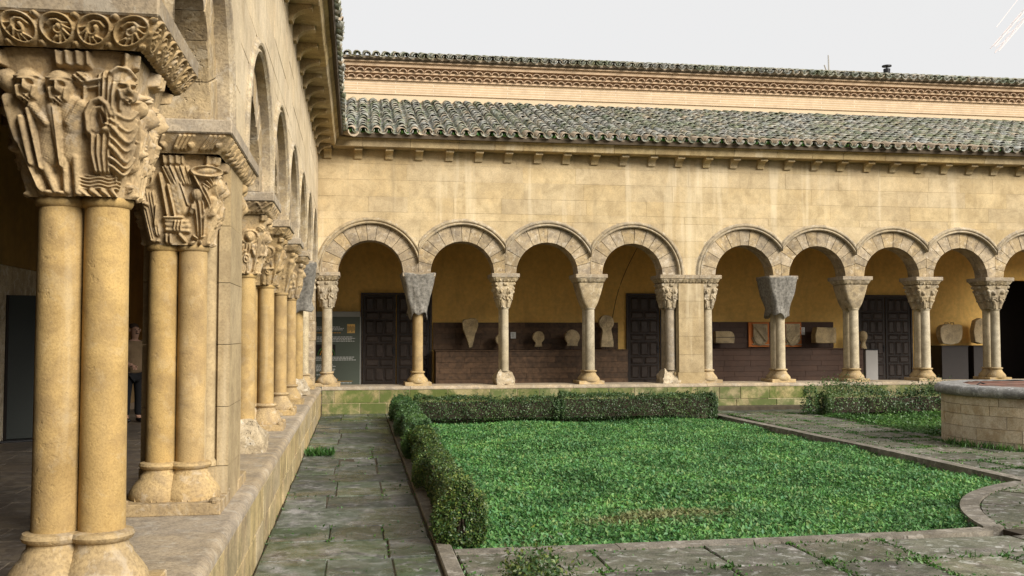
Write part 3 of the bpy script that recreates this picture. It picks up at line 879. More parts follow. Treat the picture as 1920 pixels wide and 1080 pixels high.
def cornice(parent, Mf, s0, s1, corbels, rng):
    co = empty('cornice', Mf(s0, 0, 5.49), parent)
    inv = Matrix.Translation(Mf(s0, 0, 5.49)).inverted()
    me = corbel_mesh(Mf)
    for s in corbels:
        p = Mf(s + rng.uniform(-.012, .012), 0, 0)
        o = link('corbel', me, co, (p[0], p[1], 0)); o.matrix_parent_inverse = inv
    s = s0
    while s < s1:
        e = min(s1, s + rng.uniform(.6, 1.15)); j = rng.uniform(-.004, .004)
        prof = [(.12, 5.4905), (-.345 + j, 5.4905), (-.355 + j, 5.50), (-.385 + j, 5.625), (-.43 + j, 5.65), (-.44 + j, 5.69), (.12, 5.69)]
        mb = MB(); mb.poly([Mf(s + .003, d, z) for d, z in prof], [Mf(e - .003, d, z) for d, z in prof])
        o = mb.build('cornice_stone', M['cornice'], co); o.matrix_parent_inverse = inv
        s = e
    return co

def parapet(parent, Mf, s0, s1, rng, mat, cop='coping'):
    """low wall under the columns: core, face blocks in two courses, coping stones with a rounded edge"""
    F = -.10
    a, b = Mf(s0, F + .012, 0), Mf(s1, .72, 0)
    mb = MB(); mb.box(min(a[0], b[0]), max(a[0], b[0]), min(a[1], b[1]), max(a[1], b[1]), -.2, Z_COP0 - .002)
    par = mb.build('parapet', M['mortar'], parent)
    for z0, z1 in ((-.15, .215), (.215, Z_COP0 - .003)):
        s = s0 - rng.uniform(0, .5)
        while s < s1:
            e = s + rng.uniform(.45, 1.0); p, q = max(s, s0) + .004, min(e, s1) - .004; s = e
            if q - p < .06: continue
            j = rng.uniform(-.005, .004)
            A, B = Mf(p, F + j, 0), Mf(q, F + .1, 0)
            mb = MB(); mb.box(min(A[0], B[0]), max(A[0], B[0]), min(A[1], B[1]), max(A[1], B[1]), z0 + .004, z1 - .004, .007)
            mb.build('parapet_block', M[mat], par)
    s = s0
    while s < s1:
        e = min(s1, s + rng.uniform(1.2, 2.3))
        if s1 - e < .4: e = s1
        prof = [(.74, Z_COP0), (F - .006, Z_COP0)]
        for k in range(6):
            t = k / 5 * PI / 2
            prof.append((F + .05 - .056 * math.cos(t), Z_COP1 - .056 + .056 * math.sin(t)))
        prof.append((.74, Z_COP1))
        j = rng.uniform(-.003, .003)
        mb = MB(); mb.poly([Mf(s + .003, d, z + j) for d, z in prof], [Mf(e - .003, d, z + j) for d, z in prof])
        mb.build('coping_stone', M[cop], par, True, 30)
        s = e
    return par

def pier(parent, Mf, a, b, rng, face=-.03):
    p = empty('pier', Mf((a + b) / 2, DC, Z_COP1), parent)
    inv = Matrix.Translation(Mf((a + b) / 2, DC, Z_COP1)).inverted()
    zs = [Z_COP1 - .004, .80, 1.18, 1.58, 1.98, 2.35, 2.735]
    for i, (z0, z1) in enumerate(zip(zs, zs[1:])):
        g = .05 if i == 0 else 0
        j = rng.uniform(-.003, .003)
        # plan with a stepped corner; a slim roll stands in each step
        pl = [(a + .06 - g, face + .075), (a + .06 - g, face + j), (b - .06 + g, face + j), (b - .06 + g, face + .075), (b + g, face + .075), (b + g, .545), (a - g, .545), (a - g, face + .075)] if i == 0 else \
             [(a + .055, face + .2), (a + .055, face + .075), (a + .03, face + .07), (a + .03, face + j), (b - .03, face + j), (b - .03, face + .07), (b - .055, face + .075), (b - .055, face + .2), (b, face + .205), (b, .545), (a, .545), (a, face + .205)]
        mb = MB(); mb.poly([Mf(s, d, z0 + .002) for s, d in pl], [Mf(s, d, z1 - .002) for s, d in pl])
        o = mb.build('pier_stone', M['pier'], p); o.matrix_parent_inverse = inv
    for s in (a + .052, b - .052):
        mb = MB(); c = Mf(s, face + .135, 0); mb.lathe([(.066, .802), (.066, .83), (.05, .85), (.05, 2.66), (.06, 2.68), (.06, 2.73)], c[0], c[1], 16)
        o = mb.build('roll_moulding', M['pier'], p, True, 40); o.matrix_parent_inverse = inv
    return p

# ---- roof tiles
def tile_geo(L=.44, r0=.075, r1=.098, th=.013, seg=7):
    """a barrel tile, hollow, lower end at the origin, running up +Y; open side down"""
    vs, fs = [], []
    for t, r in ((0, r1), (1, r0)):
        for rr in (r, r - th):
            for k in range(seg + 1):
                a = PI * k / seg
                vs.append((rr * math.cos(a), t * L, rr * math.sin(a) * .92))
    n = seg + 1
    o0, i0, o1, i1 = 0, n, 2 * n, 3 * n
    for k in range(seg):
        fs.append((o0 + k, o0 + k + 1, o1 + k + 1, o1 + k)); fs.append((i0 + k, i1 + k, i1 + k + 1, i0 + k + 1))
        fs.append((o0 + k, i0 + k, i0 + k + 1, o0 + k + 1)); fs.append((o1 + k, o1 + k + 1, i1 + k + 1, i1 + k))
    fs.append((o0, o1, i1, i0)); fs.append((o0 + seg, i0 + seg, i1 + seg, o1 + seg))
    return vs, fs
TV, TF = tile_geo()
TILE = mesh_from('roof_tile', TV, TF, M['tile'], True); TILE.set_sharp_from_angle(angle=math.radians(50))
TILE_LIP = mesh_from('eave_tile', TV, TF, M['tile_old'], True); TILE_LIP.set_sharp_from_angle(angle=math.radians(50))

def joined_tiles(name, mats, mat, parent):
    tv = np.array(TV); tf = np.array(TF)
    tv4 = np.c_[tv, np.ones(len(tv))]
    co = np.concatenate([(tv4 @ np.array(m).T)[:, :3] for m in mats])
    fa = np.concatenate([tf + k * len(tv) for k in range(len(mats))])
    o = link(name, np_mesh(name, co, fa, mat), parent); o['kind'] = 'stuff'
    return o

def tile_roof(roof, cols, org, along, upslope, nrow, step, rng, keep=300, skip=None, lip=True, flip=True):
    """cols = list of offsets along the eave; every tile is placed in roof coordinates and tilted with the slope"""
    along, upv = Vector(along).normalized(), Vector(upslope).normalized()
    nrm = along.cross(upv).normalized()
    if nrm.z < 0: nrm = -nrm
    items, chans = [], []
    B = Matrix((along, upv, nrm)).transposed().to_4x4()
    if B.to_3x3().determinant() < 0: B = Matrix((-along, upv, nrm)).transposed().to_4x4()
    pitch = abs(cols[1] - cols[0])
    for c in cols:
        wob = rng.uniform(-.012, .012)
        for r in range(nrow):
            u = r * step + rng.uniform(-.035, .035)
            if skip and skip(c, u): continue
            p = Vector(org) + along * (c + wob * r / 6 + rng.uniform(-.014, .014)) + upv * u + nrm * (.045 + .016 + rng.uniform(-.004, .006))
            mt = Matrix.Translation(p) @ B @ Matrix.Rotation(rng.uniform(-.085, .085), 4, 'Z') @ Matrix.Rotation(-.035 + rng.uniform(-.03, .02), 4, 'X')
            items.append((r, mt))
            q = Vector(org) + along * (c + pitch / 2) + upv * (u - .03) + nrm * .10
            chans.append(Matrix.Translation(q) @ B @ Matrix.Rotation(PI, 4, 'Y') @ Matrix.Rotation(.03, 4, 'X'))
    cpos = cam.matrix_world.translation
    items.sort(key=lambda it: (it[1].translation - cpos).length - (1.6 if it[0] == 0 else 0))
    for r, mt in items[:keep]:
        o = link('roof_tile', TILE_LIP if (r == 0 and lip) else TILE, roof)
        o.matrix_parent_inverse = roof.matrix_world.inverted(); o.matrix_world = mt
    if items[keep:]: joined_tiles('farther_roof_tiles', [m for _, m in items[keep:]], M['tile'], roof)
    if flip: joined_tiles('channel_tiles', chans, M['tile'], roof)

# ================================================================== LEFT RANGE
rngL = random.Random(11)
left = tag(empty('cloister_range'), 'sandstone arcade range running away down the left side beside the narrow path', 'arcade')
L_COLS = [2.14, 4.30, 9.55, 11.70, 13.85, 15.95, 18.05]
L_ARCH = [(1.06, 0.0, 2.14), (3.22, 2.14, 4.30), (5.40, 4.30, 6.60), (8.41, 7.22, 9.55), (10.62, 9.55, 11.70), (12.78, 11.70, 13.85), (14.90, 13.85, 15.95), (17.0, 15.95, 18.05), (19.12, 18.05, 20.30)]
for c, lo, hi in L_ARCH[1:]: arch(left, ML, c, lo, hi, rngL, rin=.70)
wall_above(left, ML, [a[0] for a in L_ARCH[1:]], 2.14, 20.83, rngL, 'wall_skylit')
par_l = parapet(left, ML, 1.0, 20.73, rngL, 'parapet')
column(left, ML, 4.30, prims=near_prims(), frieze=('medallion', (5, 7, 5, 7)), res=(200, 140, 16, 60), nt=230, hdcap=.262, hcap=.335, 
       label='nearest pair of shafts, its capital carved with mailed soldiers and a hooded figure')
column(left, ML, 6.50, prims=second_prims(), frieze=('leaf', (4, 5, 4, 5)), res=(150, 90, 12, 40), nt=160, deco=True, hs=.45, hcap=.30, hdcap=.265,
       label='pair of shafts against the pier, capital carved with a saint, an altar and a wing')
pier(left, ML, 6.62, 7.34, rngL, .012)
column(left, ML, 7.44, prims=gen_prims(21), res=(20, 40, 30, 12), nt=50, hs=.28, hcap=.22, frieze=('leaf', (4, 2, 4, 2)))
# the abacus runs on over the pier between its two capitals
mb = MB(); mb.box(WALL_X - DC - .372, WALL_X - DC + .372, 6.951, 7.159, 2.838, Z_SPR - .003, .006); mb.build('abacus', M['coping'], left)
block_grid('frieze', ML, 7.05, DC, .17, .288, .17, .361, 2.73, 2.842, 30, 30, frieze_prims((2, 2, 2, 2), 'leaf'), .0034, (20, 60, 20, 20), 20, 40, M['carved'], left, .9)
column(left, ML, 9.55, prims=gen_prims(31, (2, 2, 2, 2)), res=(90, 70, 10, 24), nt=110, hs=.45, hcap=.33, frieze=('braid', (5, 5, 5, 5)), base='rough')
column(left, ML, 11.70, prims=gen_prims(44, (2, 1, 2, 2)), res=(70, 60, 10, 24), nt=90, hs=.42, hcap=.32, deco=True)
column(left, ML, 13.85, style='worn', prims=[('e', 100, 180, 60, 60, 0, 10, ('knob', .1)), ('e', 230, 150, 50, 80, 0, 12, ('knob', .1))] + gen_prims(3, (0, 0, 0, 0)), res=(40, 40, 8, 20), nt=50, hs=.40, hcap=.30, deco=True)
column(left, ML, 15.95, prims=gen_prims(52), res=(50, 44, 8, 20), nt=60, hs=.40, hcap=.30)
column(left, ML, 18.05, style='plain', hs=.40, hcap=.30, base='rough', res=(24, 24, 8, 12), nt=24)
column(left, ML, 20.16, prims=gen_prims(61), res=(40, 36, 8, 20), nt=50, hs=.30, hcap=.24, shaft_mat='shaft_pale', cap_mat='carved_pale')
# corner pier shared by both arcades
mb = MB()
zs = [Z_COP1 - .004, .75, 1.1, 1.5, 1.9, 2.3, 2.6, Z_SPR - .004]
cp = empty('pier', (-1.11, 21.15, Z_COP1), left); inv_cp = Matrix.Translation((-1.11, 21.15, Z_COP1)).inverted()
for z0, z1 in zip(zs, zs[1:]):
    mb = MB(); j = rngL.uniform(-.006, .006); mb.box(-1.42, -.835 + j, 20.33, 21.42, z0 + .002, z1 - .002, .006)
    o = mb.build('pier_stone', M['arch'], cp); o.matrix_parent_inverse = inv_cp
mb = MB(); mb.box(-1.42, -.81, 20.84, 21.42, Z_SPR, 5.49); mb.build('corner_wall', M['wall'], left)
cornice(left, ML, 2.2, 20.47, [11.74 + .78 * k for k in range(-12, 12)], rngL)

# ================================================================== RIGHT RANGE
rngR = random.Random(23)
right = tag(empty('cloister_range'), 'sandstone arcade range crossing the back of the courtyard under a mossy tiled roof', 'arcade')
R_ARCH = [(.29, -.82, 1.29), (2.22, 1.29, 3.13), (4.05, 3.13, 5.0), (5.94, 5.0, 7.14), (8.50, 7.30, 9.36), (10.22, 9.36, 11.12), (12.02, 11.12, 12.87), (13.72, 12.87, 14.60), (15.48, 14.60, 16.36), (17.24, 16.36, 18.2)]
for c, lo, hi in R_ARCH: arch(right, MR, c, lo, hi, rngR)
wall_above(right, MR, [a[0] for a in R_ARCH], -.80, 19.4, rngR)
parapet(right, MR, -.69, 19.4, rngR, 'mossy')
kw = dict(shaft_mat='shaft_pale', cap_mat='carved_pale', r=.102, sep=.148, hdcap=.30)
column(right, MR, -.60, prims=gen_prims(71), res=(30, 60, 10, 10), nt=70, hs=.26, hcap=.21, frieze=('leaf', (3, 3, 3, 3)), **kw)
column(right, MR, 1.29, style='plain', hs=.34, hcap=.28, res=(24, 24, 8, 12), nt=24, **{**kw, 'shaft_mat': 'shaft'})
column(right, MR, 3.13, prims=gen_prims(72), res=(30, 60, 10, 10), nt=80, hs=.30, hcap=.22, base='rough', **{**kw, 'r': .088})
column(right, MR, 5.00, style='plain', hs=.35, hcap=.285, res=(30, 30, 8, 12), nt=24, **kw)
column(right, MR, 6.80, prims=gen_prims(73), res=(30, 60, 10, 10), nt=80, hs=.28, hcap=.22, base='rough', **{**kw, 'shaft_mat': 'coping'})
pier(right, MR, 6.92, 7.55, rngR, -.01)
column(right, MR, 7.66, prims=gen_prims(74), res=(30, 60, 10, 10), nt=80, hs=.26, hcap=.2, **kw)
mb = MB(); mb.box(7.081, 7.399, WALL_Y + DC - .372, WALL_Y + DC + .372, 2.838, Z_SPR - .003, .006); mb.build('abacus', M['coping'], right)
block_grid('frieze', MR, 7.24, DC, .22, .288, .22, .361, 2.73, 2.842, 30, 30, frieze_prims((2, 3, 2, 3), 'leaf'), .0034, (10, 60, 10, 10), 16, 40, M['carved_pale'], right, .9)
column(right, MR, 9.36, style='plain', hs=.34, hcap=.28, res=(24, 24, 8, 12), nt=24, **kw)
column(right, MR, 11.12, style='plain', hs=.36, hcap=.29, res=(30, 30, 8, 12), nt=24, **kw)
column(right, MR, 12.87, prims=gen_prims(75), res=(60, 60, 10, 10), nt=80, hs=.33, hcap=.27, **kw)
column(right, MR, 14.62, prims=gen_prims(76), res=(60, 60, 10, 10), nt=80, hs=.36, hcap=.30, **kw)
column(right, MR, 16.38, prims=gen_prims(77), res=(30, 30, 10, 10), nt=40, hs=.36, hcap=.30, **kw)
cornice(right, MR, -.50, 19.4, [.03 + .631 * k for k in range(-1, 31)], rngR)

# ------------------------------------------------------------------ galleries behind the arcades
XB, YB = -4.92, 24.9
fl = mobj('gallery_floor', [(-5.4, -6, Z_FLOOR), (-1.5, -6, Z_FLOOR), (-1.5, 25.4, Z_FLOOR), (-5.4, 25.4, Z_FLOOR),
                            (-1.5, 21.5, Z_FLOOR), (26, 21.5, Z_FLOOR), (26, 28.5, Z_FLOOR), (-1.5, 28.5, Z_FLOOR)], [(0, 1, 2, 3), (4, 5, 6, 7)], M['gfloor'])
tag(fl, kind='structure')
rngF = random.Random(3)
y = 2.0
while y < 21.0:                                             # floor slabs that the gap beside the first column shows
    x = -4.86; hgt = rngF.uniform(.5, .75)
    while x < -1.6:
        w = min(rngF.uniform(.6, 1.1), -1.54 - x)
        if w < .1: break
        mb = MB(); mb.box(x + .004, x + w - .004, y + .004, y + hgt - .004, Z_FLOOR - .02, Z_FLOOR + .006 + rngF.uniform(0, .004), .003)
        mb.build('floor_slab', M['gfloor_shaded'], fl); x += w
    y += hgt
mb = MB(); mb.box(XB - .3, XB, -6, 25.2, .0, 5.2); mb.build('back_wall', M['ochre_shaded'], left)
mb = MB(); mb.box(XB, XB + .02, -6, 24.9, .121, .72); mb.build('dado', M['dado'], left)
mb = MB(); mb.box(-5.2, 17.46, YB, YB + .3, .0, 5.2); mb.build('back_wall', M['ochre'], right)
mb = MB(); mb.box(17.46, 20.5, YB, YB + .3, 3.1, 5.2); mb.box(20.5, 26, YB, YB + .3, 0, 5.2); mb.build('back_wall', M['ochre'], right)
mb = MB(); mb.box(16.9, 21, 28.2, 28.4, 0, 3.4); mb.box(16.8, 17.0, 25.2, 28.4, 0, 3.4); mb.box(20.9, 21.1, 25.2, 28.4, 0, 3.4); mb.box(16.8, 21.1, 25.2, 28.4, 3.3, 3.4)
mb.build('dark_passage', M['blackbox'], right)  # walls coloured black to stand for the passage's shade
mb = MB(); mb.box(-.3, .12, YB - .02, YB, .121, .55); mb.build('dado', M['dado'], right)
mb = MB(); mb.box(XB, -1.34, -6, 25.0, 4.75, 4.85); o = mb.build('ceiling', M['ceil'], left)
mb = MB(); mb.box(-1.34, 26, 21.38, 25.0, 4.75, 4.85); mb.build('ceiling', M['ceil'], right)
for k in range(27):
    mb = MB(); y0 = 1.2 + .9 * k; mb.box(XB + .01, -1.345, y0, y0 + .14, 4.56, 4.752, .01); mb.build('ceiling_beam', M['ceil'], left)
for k in range(22):
    mb = MB(); x0 = -1.0 + .9 * k; mb.box(x0, x0 + .14, 21.385, YB - .005, 4.56, 4.752, .01); mb.build('ceiling_beam', M['ceil'], right)
mb = MB(); mb.box(-5.2, -.8, -6.3, -6, 0, 5.2); mb.box(25.8, 26, 20.9, 28, 0, 5.2); mb.build('end_wall', M['ochre'], left)
mb = MB(); mb.box(-1.35, -.87, -6, 2.14, -.1, 5.49); mb.build('solid_wall', M['wall'], left)
# archway in the left gallery's back wall, its shade a black sheet, with rough stone round it, seen between the columns
def wall_panel_arch(parent):
    lf = empty('doorway', (XB, 16.3, .12), parent); iv = Matrix.Translation((XB, 16.3, .12)).inverted()
    mb = MB(); mb.box(XB, XB + .03, 14.7, 16.9, .121, 2.62, .01); mb.noise(.012, 6, 2); o = mb.build('stone_surround', M['rough'], lf); o.matrix_parent_inverse = iv
    mb = MB(); mb.box(XB + .02, XB + .05, 14.95, 16.6, .121, 2.2); o = mb.build('opening_shade_sheet', M['blackbox'], lf); o.matrix_parent_inverse = iv
wall_panel_arch(left)
# arched opening behind the visitor, its shade a black sheet on the wall
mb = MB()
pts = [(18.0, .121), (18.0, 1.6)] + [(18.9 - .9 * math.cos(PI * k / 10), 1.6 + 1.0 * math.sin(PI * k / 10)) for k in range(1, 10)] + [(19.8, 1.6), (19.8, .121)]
mb.poly([(XB + .001, a, b) for a, b in pts], [(XB + .04, a, b) for a, b in pts]); mb.build('arch_shade_sheet', M['blackbox'], left)

# ------------------------------------------------------------------ doors of the right range
def door(x0, x1, ztop, leaves, z0=.13):
    d = empty('door', (x0, YB, z0), right); iv = Matrix.Translation((x0, YB, z0)).inverted()
    def put(nm, mb, mt):
        o = mb.build(nm, M[mt], d); o.matrix_parent_inverse = iv
    mb = MB(); mb.box(x0 - .05, x0, YB - .07, YB + .0, z0, ztop + .05, .006); mb.box(x1, x1 + .05, YB - .07, YB, z0, ztop + .05, .006); mb.box(x0 + .001, x1 - .001, YB - .07, YB, ztop, ztop + .05, .006); put('door_frame', mb, 'wood_dark')
    for a, b in leaves:
        mb = MB(); mb.box(a + .006, b - .006, YB - .045, YB - .005, z0, ztop - .004, .004); put('door_leaf', mb, 'wood_rail')
        rows = [('t', .36), ('w', .215), ('t', .37), ('w', .2), ('t', .38), ('w', .22), ('t', .36), ('w', .2)]
        z = ztop - .07; nt = max(1, round((b - a - .1) / .24)); nw = max(1, round((b - a - .1) / .36))
        for kd, hh in rows:
            n = nt if kd == 't' else nw; w = (b - a - .10) / n
            if z - hh < z0 + .03: hh = z - z0 - .03
            if hh < .1: break
            for i in range(n):
                p0, p1 = a + .05 + w * i + .02, a + .05 + w * (i + 1) - .02
                mb = MB()
                A = [(p0, z), (p1, z), (p1, z - hh + .045), (p0, z - hh + .045)]
                ins = .032
                vsA = [(p[0], YB - .0455, p[1]) for p in A]
                cx = (p0 + p1) / 2; cz = z - (hh - .045) / 2
                vsB = [(p[0] + (ins if p[0] < cx else -ins), YB - .068, p[1] + (ins if p[1] < cz else -ins)) for p in A]
                mb.poly(vsA, vsB)
                # moulding round the raised field
                mb.tube([vsA[0], vsA[1], vsA[2], vsA[3], vsA[0]], .010, 5)
                put('door_panel', mb, 'wood_dark')
            z -= hh
    mb = MB(); xm = leaves[0][1] - .06; mb.box(xm - .02, xm + .02, YB - .075, YB - .045, 1.15, 1.32, .004); mb.tube([(xm, YB - .075, 1.27), (xm, YB - .11, 1.27), (xm + .06, YB - .11, 1.26)], .008); put('door_handle', mb, 'iron')
door(.16, 1.82, 2.61, [(.16, .98), (.99, 1.82)])
door(6.93, 8.62, 2.63, [(6.93, 7.77), (7.78, 8.62)])
door(13.32, 14.80, 2.62, [(13.32, 14.06), (14.07, 14.80)])

# ------------------------------------------------------------------ roofs
rngT = random.Random(41)
EY, EZ = 20.31, 5.715
slope = Vector((0, 4.63, 1.73)).normalized()
roof_r = mobj('roof', [(-.26, EY, EZ - .0), (19.4, EY, EZ), (19.4, 24.9, EZ + 1.73), (-4.9, 24.9, EZ + 1.73),
                       (-.26, EY + .02, EZ - .06), (19.4, EY + .02, EZ - .06), (19.4, 24.9, EZ + 1.67), (-4.9, 24.9, EZ + 1.67)],
              [(0, 1, 2, 3), (4, 7, 6, 5), (0, 4, 5, 1), (1, 5, 6, 2), (2, 6, 7, 3), (3, 7, 4, 0)], M['under'], right)
tile_roof(roof_r, [-2.0 + .2635 * k for k in range(81)], (.17 - 2.0 + 1.84 + .0, EY - .02, EZ), (1, 0, 0), slope, 14, .352, rngT,
          skip=lambda c, u: (c + .01) < -.22 and u < (-.22 - c - .01) * 1.07)
EXL = -.29
roof_l = mobj('roof', [(EXL, 0, EZ), (EXL, EY, EZ), (-4.9, EY + 4.63, EZ + 1.73), (-4.9, 0, EZ + 1.73), (EXL - .02, 0, EZ - .06), (EXL - .02, EY, EZ - .06), (-4.9, EY + 4.63, EZ + 1.67), (-4.9, 0, EZ + 1.67)],
              [(0, 3, 2, 1), (4, 5, 6, 7), (0, 1, 5, 4), (1, 2, 6, 5), (2, 3, 7, 6), (3, 0, 4, 7)], M['under'], left)
tile_roof(roof_l, [.2635 * k for k in range(16, 77)], (EXL + .02, 0, EZ), (0, 1, 0), (-4.63, 0, 1.73), 3, .352, rngT, keep=190)
# mortar filling between corona and tiles
mb = MB(); mb.box(-.36, 19.4, EY + .035, EY + .3, 5.684, 5.76); mb.build('bedding', M['tile_old'], right)
mb = MB(); mb.box(-.6, EXL - .05, 2.2, 20.2, 5.684, 5.76); mb.build('bedding', M['under'], left)
# gutter stone where the two roofs meet
mb = MB()
for k in range(8):
    a0, a1 = PI + PI * k / 8, PI + PI * (k + 1) / 8
    mb.poly([(.13 * math.cos(a0), 0, .1 * math.sin(a0)), (.13 * math.cos(a1), 0, .1 * math.sin(a1)), (.10 * math.cos(a1), 0, .07 * math.sin(a1)), (.10 * math.cos(a0), 0, .07 * math.sin(a0))],
            [(.15 * math.cos(a0), -.55, .12 * math.sin(a0)), (.15 * math.cos(a1), -.55, .12 * math.sin(a1)), (.12 * math.cos(a1), -.55, .09 * math.sin(a1)), (.12 * math.cos(a0), -.55, .09 * math.sin(a0))])
mb.build('valley_tile', M['tile_old'], right, loc=(-.42, 20.55, 5.86), rot=(math.radians(12), 0, math.radians(40)))

# green weeds in the tile channels
def leaf_field(pts, size, rng, up=.6, aspect=.45, dirs=None, droop=0.0, normals=None, spread=.6):
    """one folded leaf (two triangles) at each point"""
    n = len(pts)
    az = rng.uniform(0, 2 * PI, n); el = np.clip(rng.normal(up, .35, n), -.6, 1.5)
    d = np.stack([np.cos(az) * np.cos(el), np.sin(az) * np.cos(el), np.sin(el)], -1)
    if dirs is not None:
        d = d * .75 + dirs; d /= np.linalg.norm(d, axis=1)[:, None]
    if normals is not None:                                 # the leaf's face looks roughly along the given normal
        nm = normals + rng.normal(0, spread, (n, 3)); nm /= np.linalg.norm(nm, axis=1)[:, None] + 1e-9
        d = rng.normal(0, 1, (n, 3)) + np.array([0, 0, up]); d -= nm * np.sum(d * nm, 1)[:, None]; d /= np.linalg.norm(d, axis=1)[:, None] + 1e-9
        sd = np.cross(nm, d)
    else:
        sd = np.cross(d, rng.normal(0, 1, (n, 3))); sd /= np.linalg.norm(sd, axis=1)[:, None] + 1e-9
    L = size * rng.uniform(.6, 1.3, n)[:, None]; W = L * aspect * .5
    nn = np.cross(d, sd)
    mid = pts + d * L * .5
    a, b = pts, pts + d * L - np.array([0, 0, droop]) * L
    l, r = mid + sd * W + nn * W * .35, mid - sd * W + nn * W * .35
    co = np.stack([a, l, b, r], 1).reshape(-1, 3)
    i = np.arange(n)[:, None] * 4
    tri = np.concatenate([i + np.array([[0, 2, 1]]), i + np.array([[0, 3, 2]])])
    return co, tri

M['weed'] = foliage('weeds on the roof', [(.05, .16, .03), (.08, .24, .05), (.14, .27, .06)], .6, .3)
nr = np.random.default_rng(4)
pts = []
for k in range(75):
    c = .17 - .16 + (.2635 * k) + .13 - .53
    for _ in range(int(nr.integers(6, 60))):
        u = abs(nr.normal(0, .22))
        pts.append(Vector((c + nr.normal(0, .022), EY - .03, EZ + .02)) + slope * u)
    if c < 2.6:
        for _ in range(110):
            pts.append(Vector((c + nr.normal(0, .025), EY - .03, EZ + .02)) + slope * nr.uniform(0, 4.6))
pts = np.array([p[:] for p in pts])
co, tri = leaf_field(pts, .085, nr, .9, .4)
o = link('roof_weeds', np_mesh('roof_weeds', co, tri, M['weed'])); tag(o, 'green moss and weeds in the channels of the tiled roof', 'weeds', kind='stuff')

# ================================================================== BRICK BUILDING BEHIND
bb = tag(empty('brick_building'), 'brick and plaster building rising behind the roof, with two scalloped tile cornices', 'building')
X0, X1 = -8.0, 24.0
mb = MB(); mb.box(X0, X1, YB + .01, YB + .6, 5.3, 7.66); mb.build('plaster_band', M['plaster_pink'], bb)
mb = MB(); mb.box(X0, X1, YB - .02, YB + .6, 7.66, 8.00); mb.build('brick_band', M['brick'], bb)
def fillet(z0, z1, out):
    mb = MB(); mb.box(X0, X1, YB - out, YB + .6, z0, z1); mb.build('string_course', M['cornice_brick'], bb)
fillet(8.002, 8.045, .07); fillet(8.155, 8.195, .15); fillet(8.305, 8.36, .23); fillet(8.40, 8.46, .29)
mb = MB(); mb.box(X0, X1, YB - .03, YB + .6, 8.045, 8.155); mb.box(X0, X1, YB - .11, YB + .6, 8.195, 8.305); mb.box(X0, X1, YB - .22, YB + .6, 8.36, 8.40); mb.build('cornice_recess', M['cornice_brick'], bb)
vs, fs = tile_geo(.3, .085, .095, .018, 8)
SC = mesh_from('cornice_tile', vs, fs, M['tile_cornice'], True); SC.set_sharp_from_angle(angle=math.radians(50))
rb = random.Random(9)
for z, out in ((8.048, .135), (8.198, .215)):
    for k in range(100):
        x = -1.0 + .2125 * k + rb.uniform(-.008, .008)
        if x > 20: break
        o = link('cornice_tile', SC, bb, (x, YB - out + rb.uniform(-.008, .008), z), (0, 0, rb.uniform(-.04, .04))); o.scale = (1, 1, rb.uniform(.72, .85))
sl2 = Vector((0, 3.0, .89)).normalized()
mb = MB(); mb.box(X0, X1, YB - .33, YB + .3, 8.462, 8.535); mb.build('bedding', M['tile_old'], bb)
roof_b = mobj('roof', [(X0, YB - .34, 8.47), (X1, YB - .34, 8.47), (X1, YB + 2.66, 9.36), (X0, YB + 2.66, 9.36), (X0, YB - .30, 8.43), (X1, YB - .30, 8.43), (X1, YB + 2.66, 9.30), (X0, YB + 2.66, 9.30)],
              [(0, 1, 2, 3), (4, 7, 6, 5), (0, 4, 5, 1), (1, 5, 6, 2), (2, 6, 7, 3), (3, 7, 4, 0)], M['under'], bb)
tile_roof(roof_b, [.241 * k for k in range(84)], (-.98, YB - .40, 8.47), (1, 0, 0), sl2, 6, .352, rb, keep=170, lip=False)
# things on that roof
an = tag(empty('roof_antenna', (12.95, 25.6, 8.75)), 'thin pale antenna mast with short arms on the upper roof, left of the vent pipe', 'antenna')
mb = MB(); mb.tube([(0, 0, -.2), (-.02, 0, .62)], [.03, .018], 6); mb.build('mast', M['plinth_grey'], an)
mb = MB(); mb.tube([(-.02, 0, 0), (-.14, 0, .34)], .022, 6); mb.build('strut', M['plinth_grey'], an)
mb = MB(); mb.tube([(.06, 0, -.05), (.05, 0, .1)], .035, 6); mb.build('clamp', M['plinth_grey'], an)
ve = tag(empty('vent_pipe', (14.5, 25.3, 8.7)), 'small dark vent pipe with a flat cap on the upper roof', 'vent')
mb = MB(); mb.lathe([(.05, -.15), (.05, .1), (.085, .13), (.095, .26), (.08, .27)], 0, 0, 12); mb.build('pipe', M['iron'], ve, True, 40)
mb = MB(); mb.lathe([(.02, .25), (.02, .33)], 0, 0, 8); mb.lathe([(.13, .33), (.13, .36)], 0, 0, 14); mb.build('cap', M['iron'], ve)

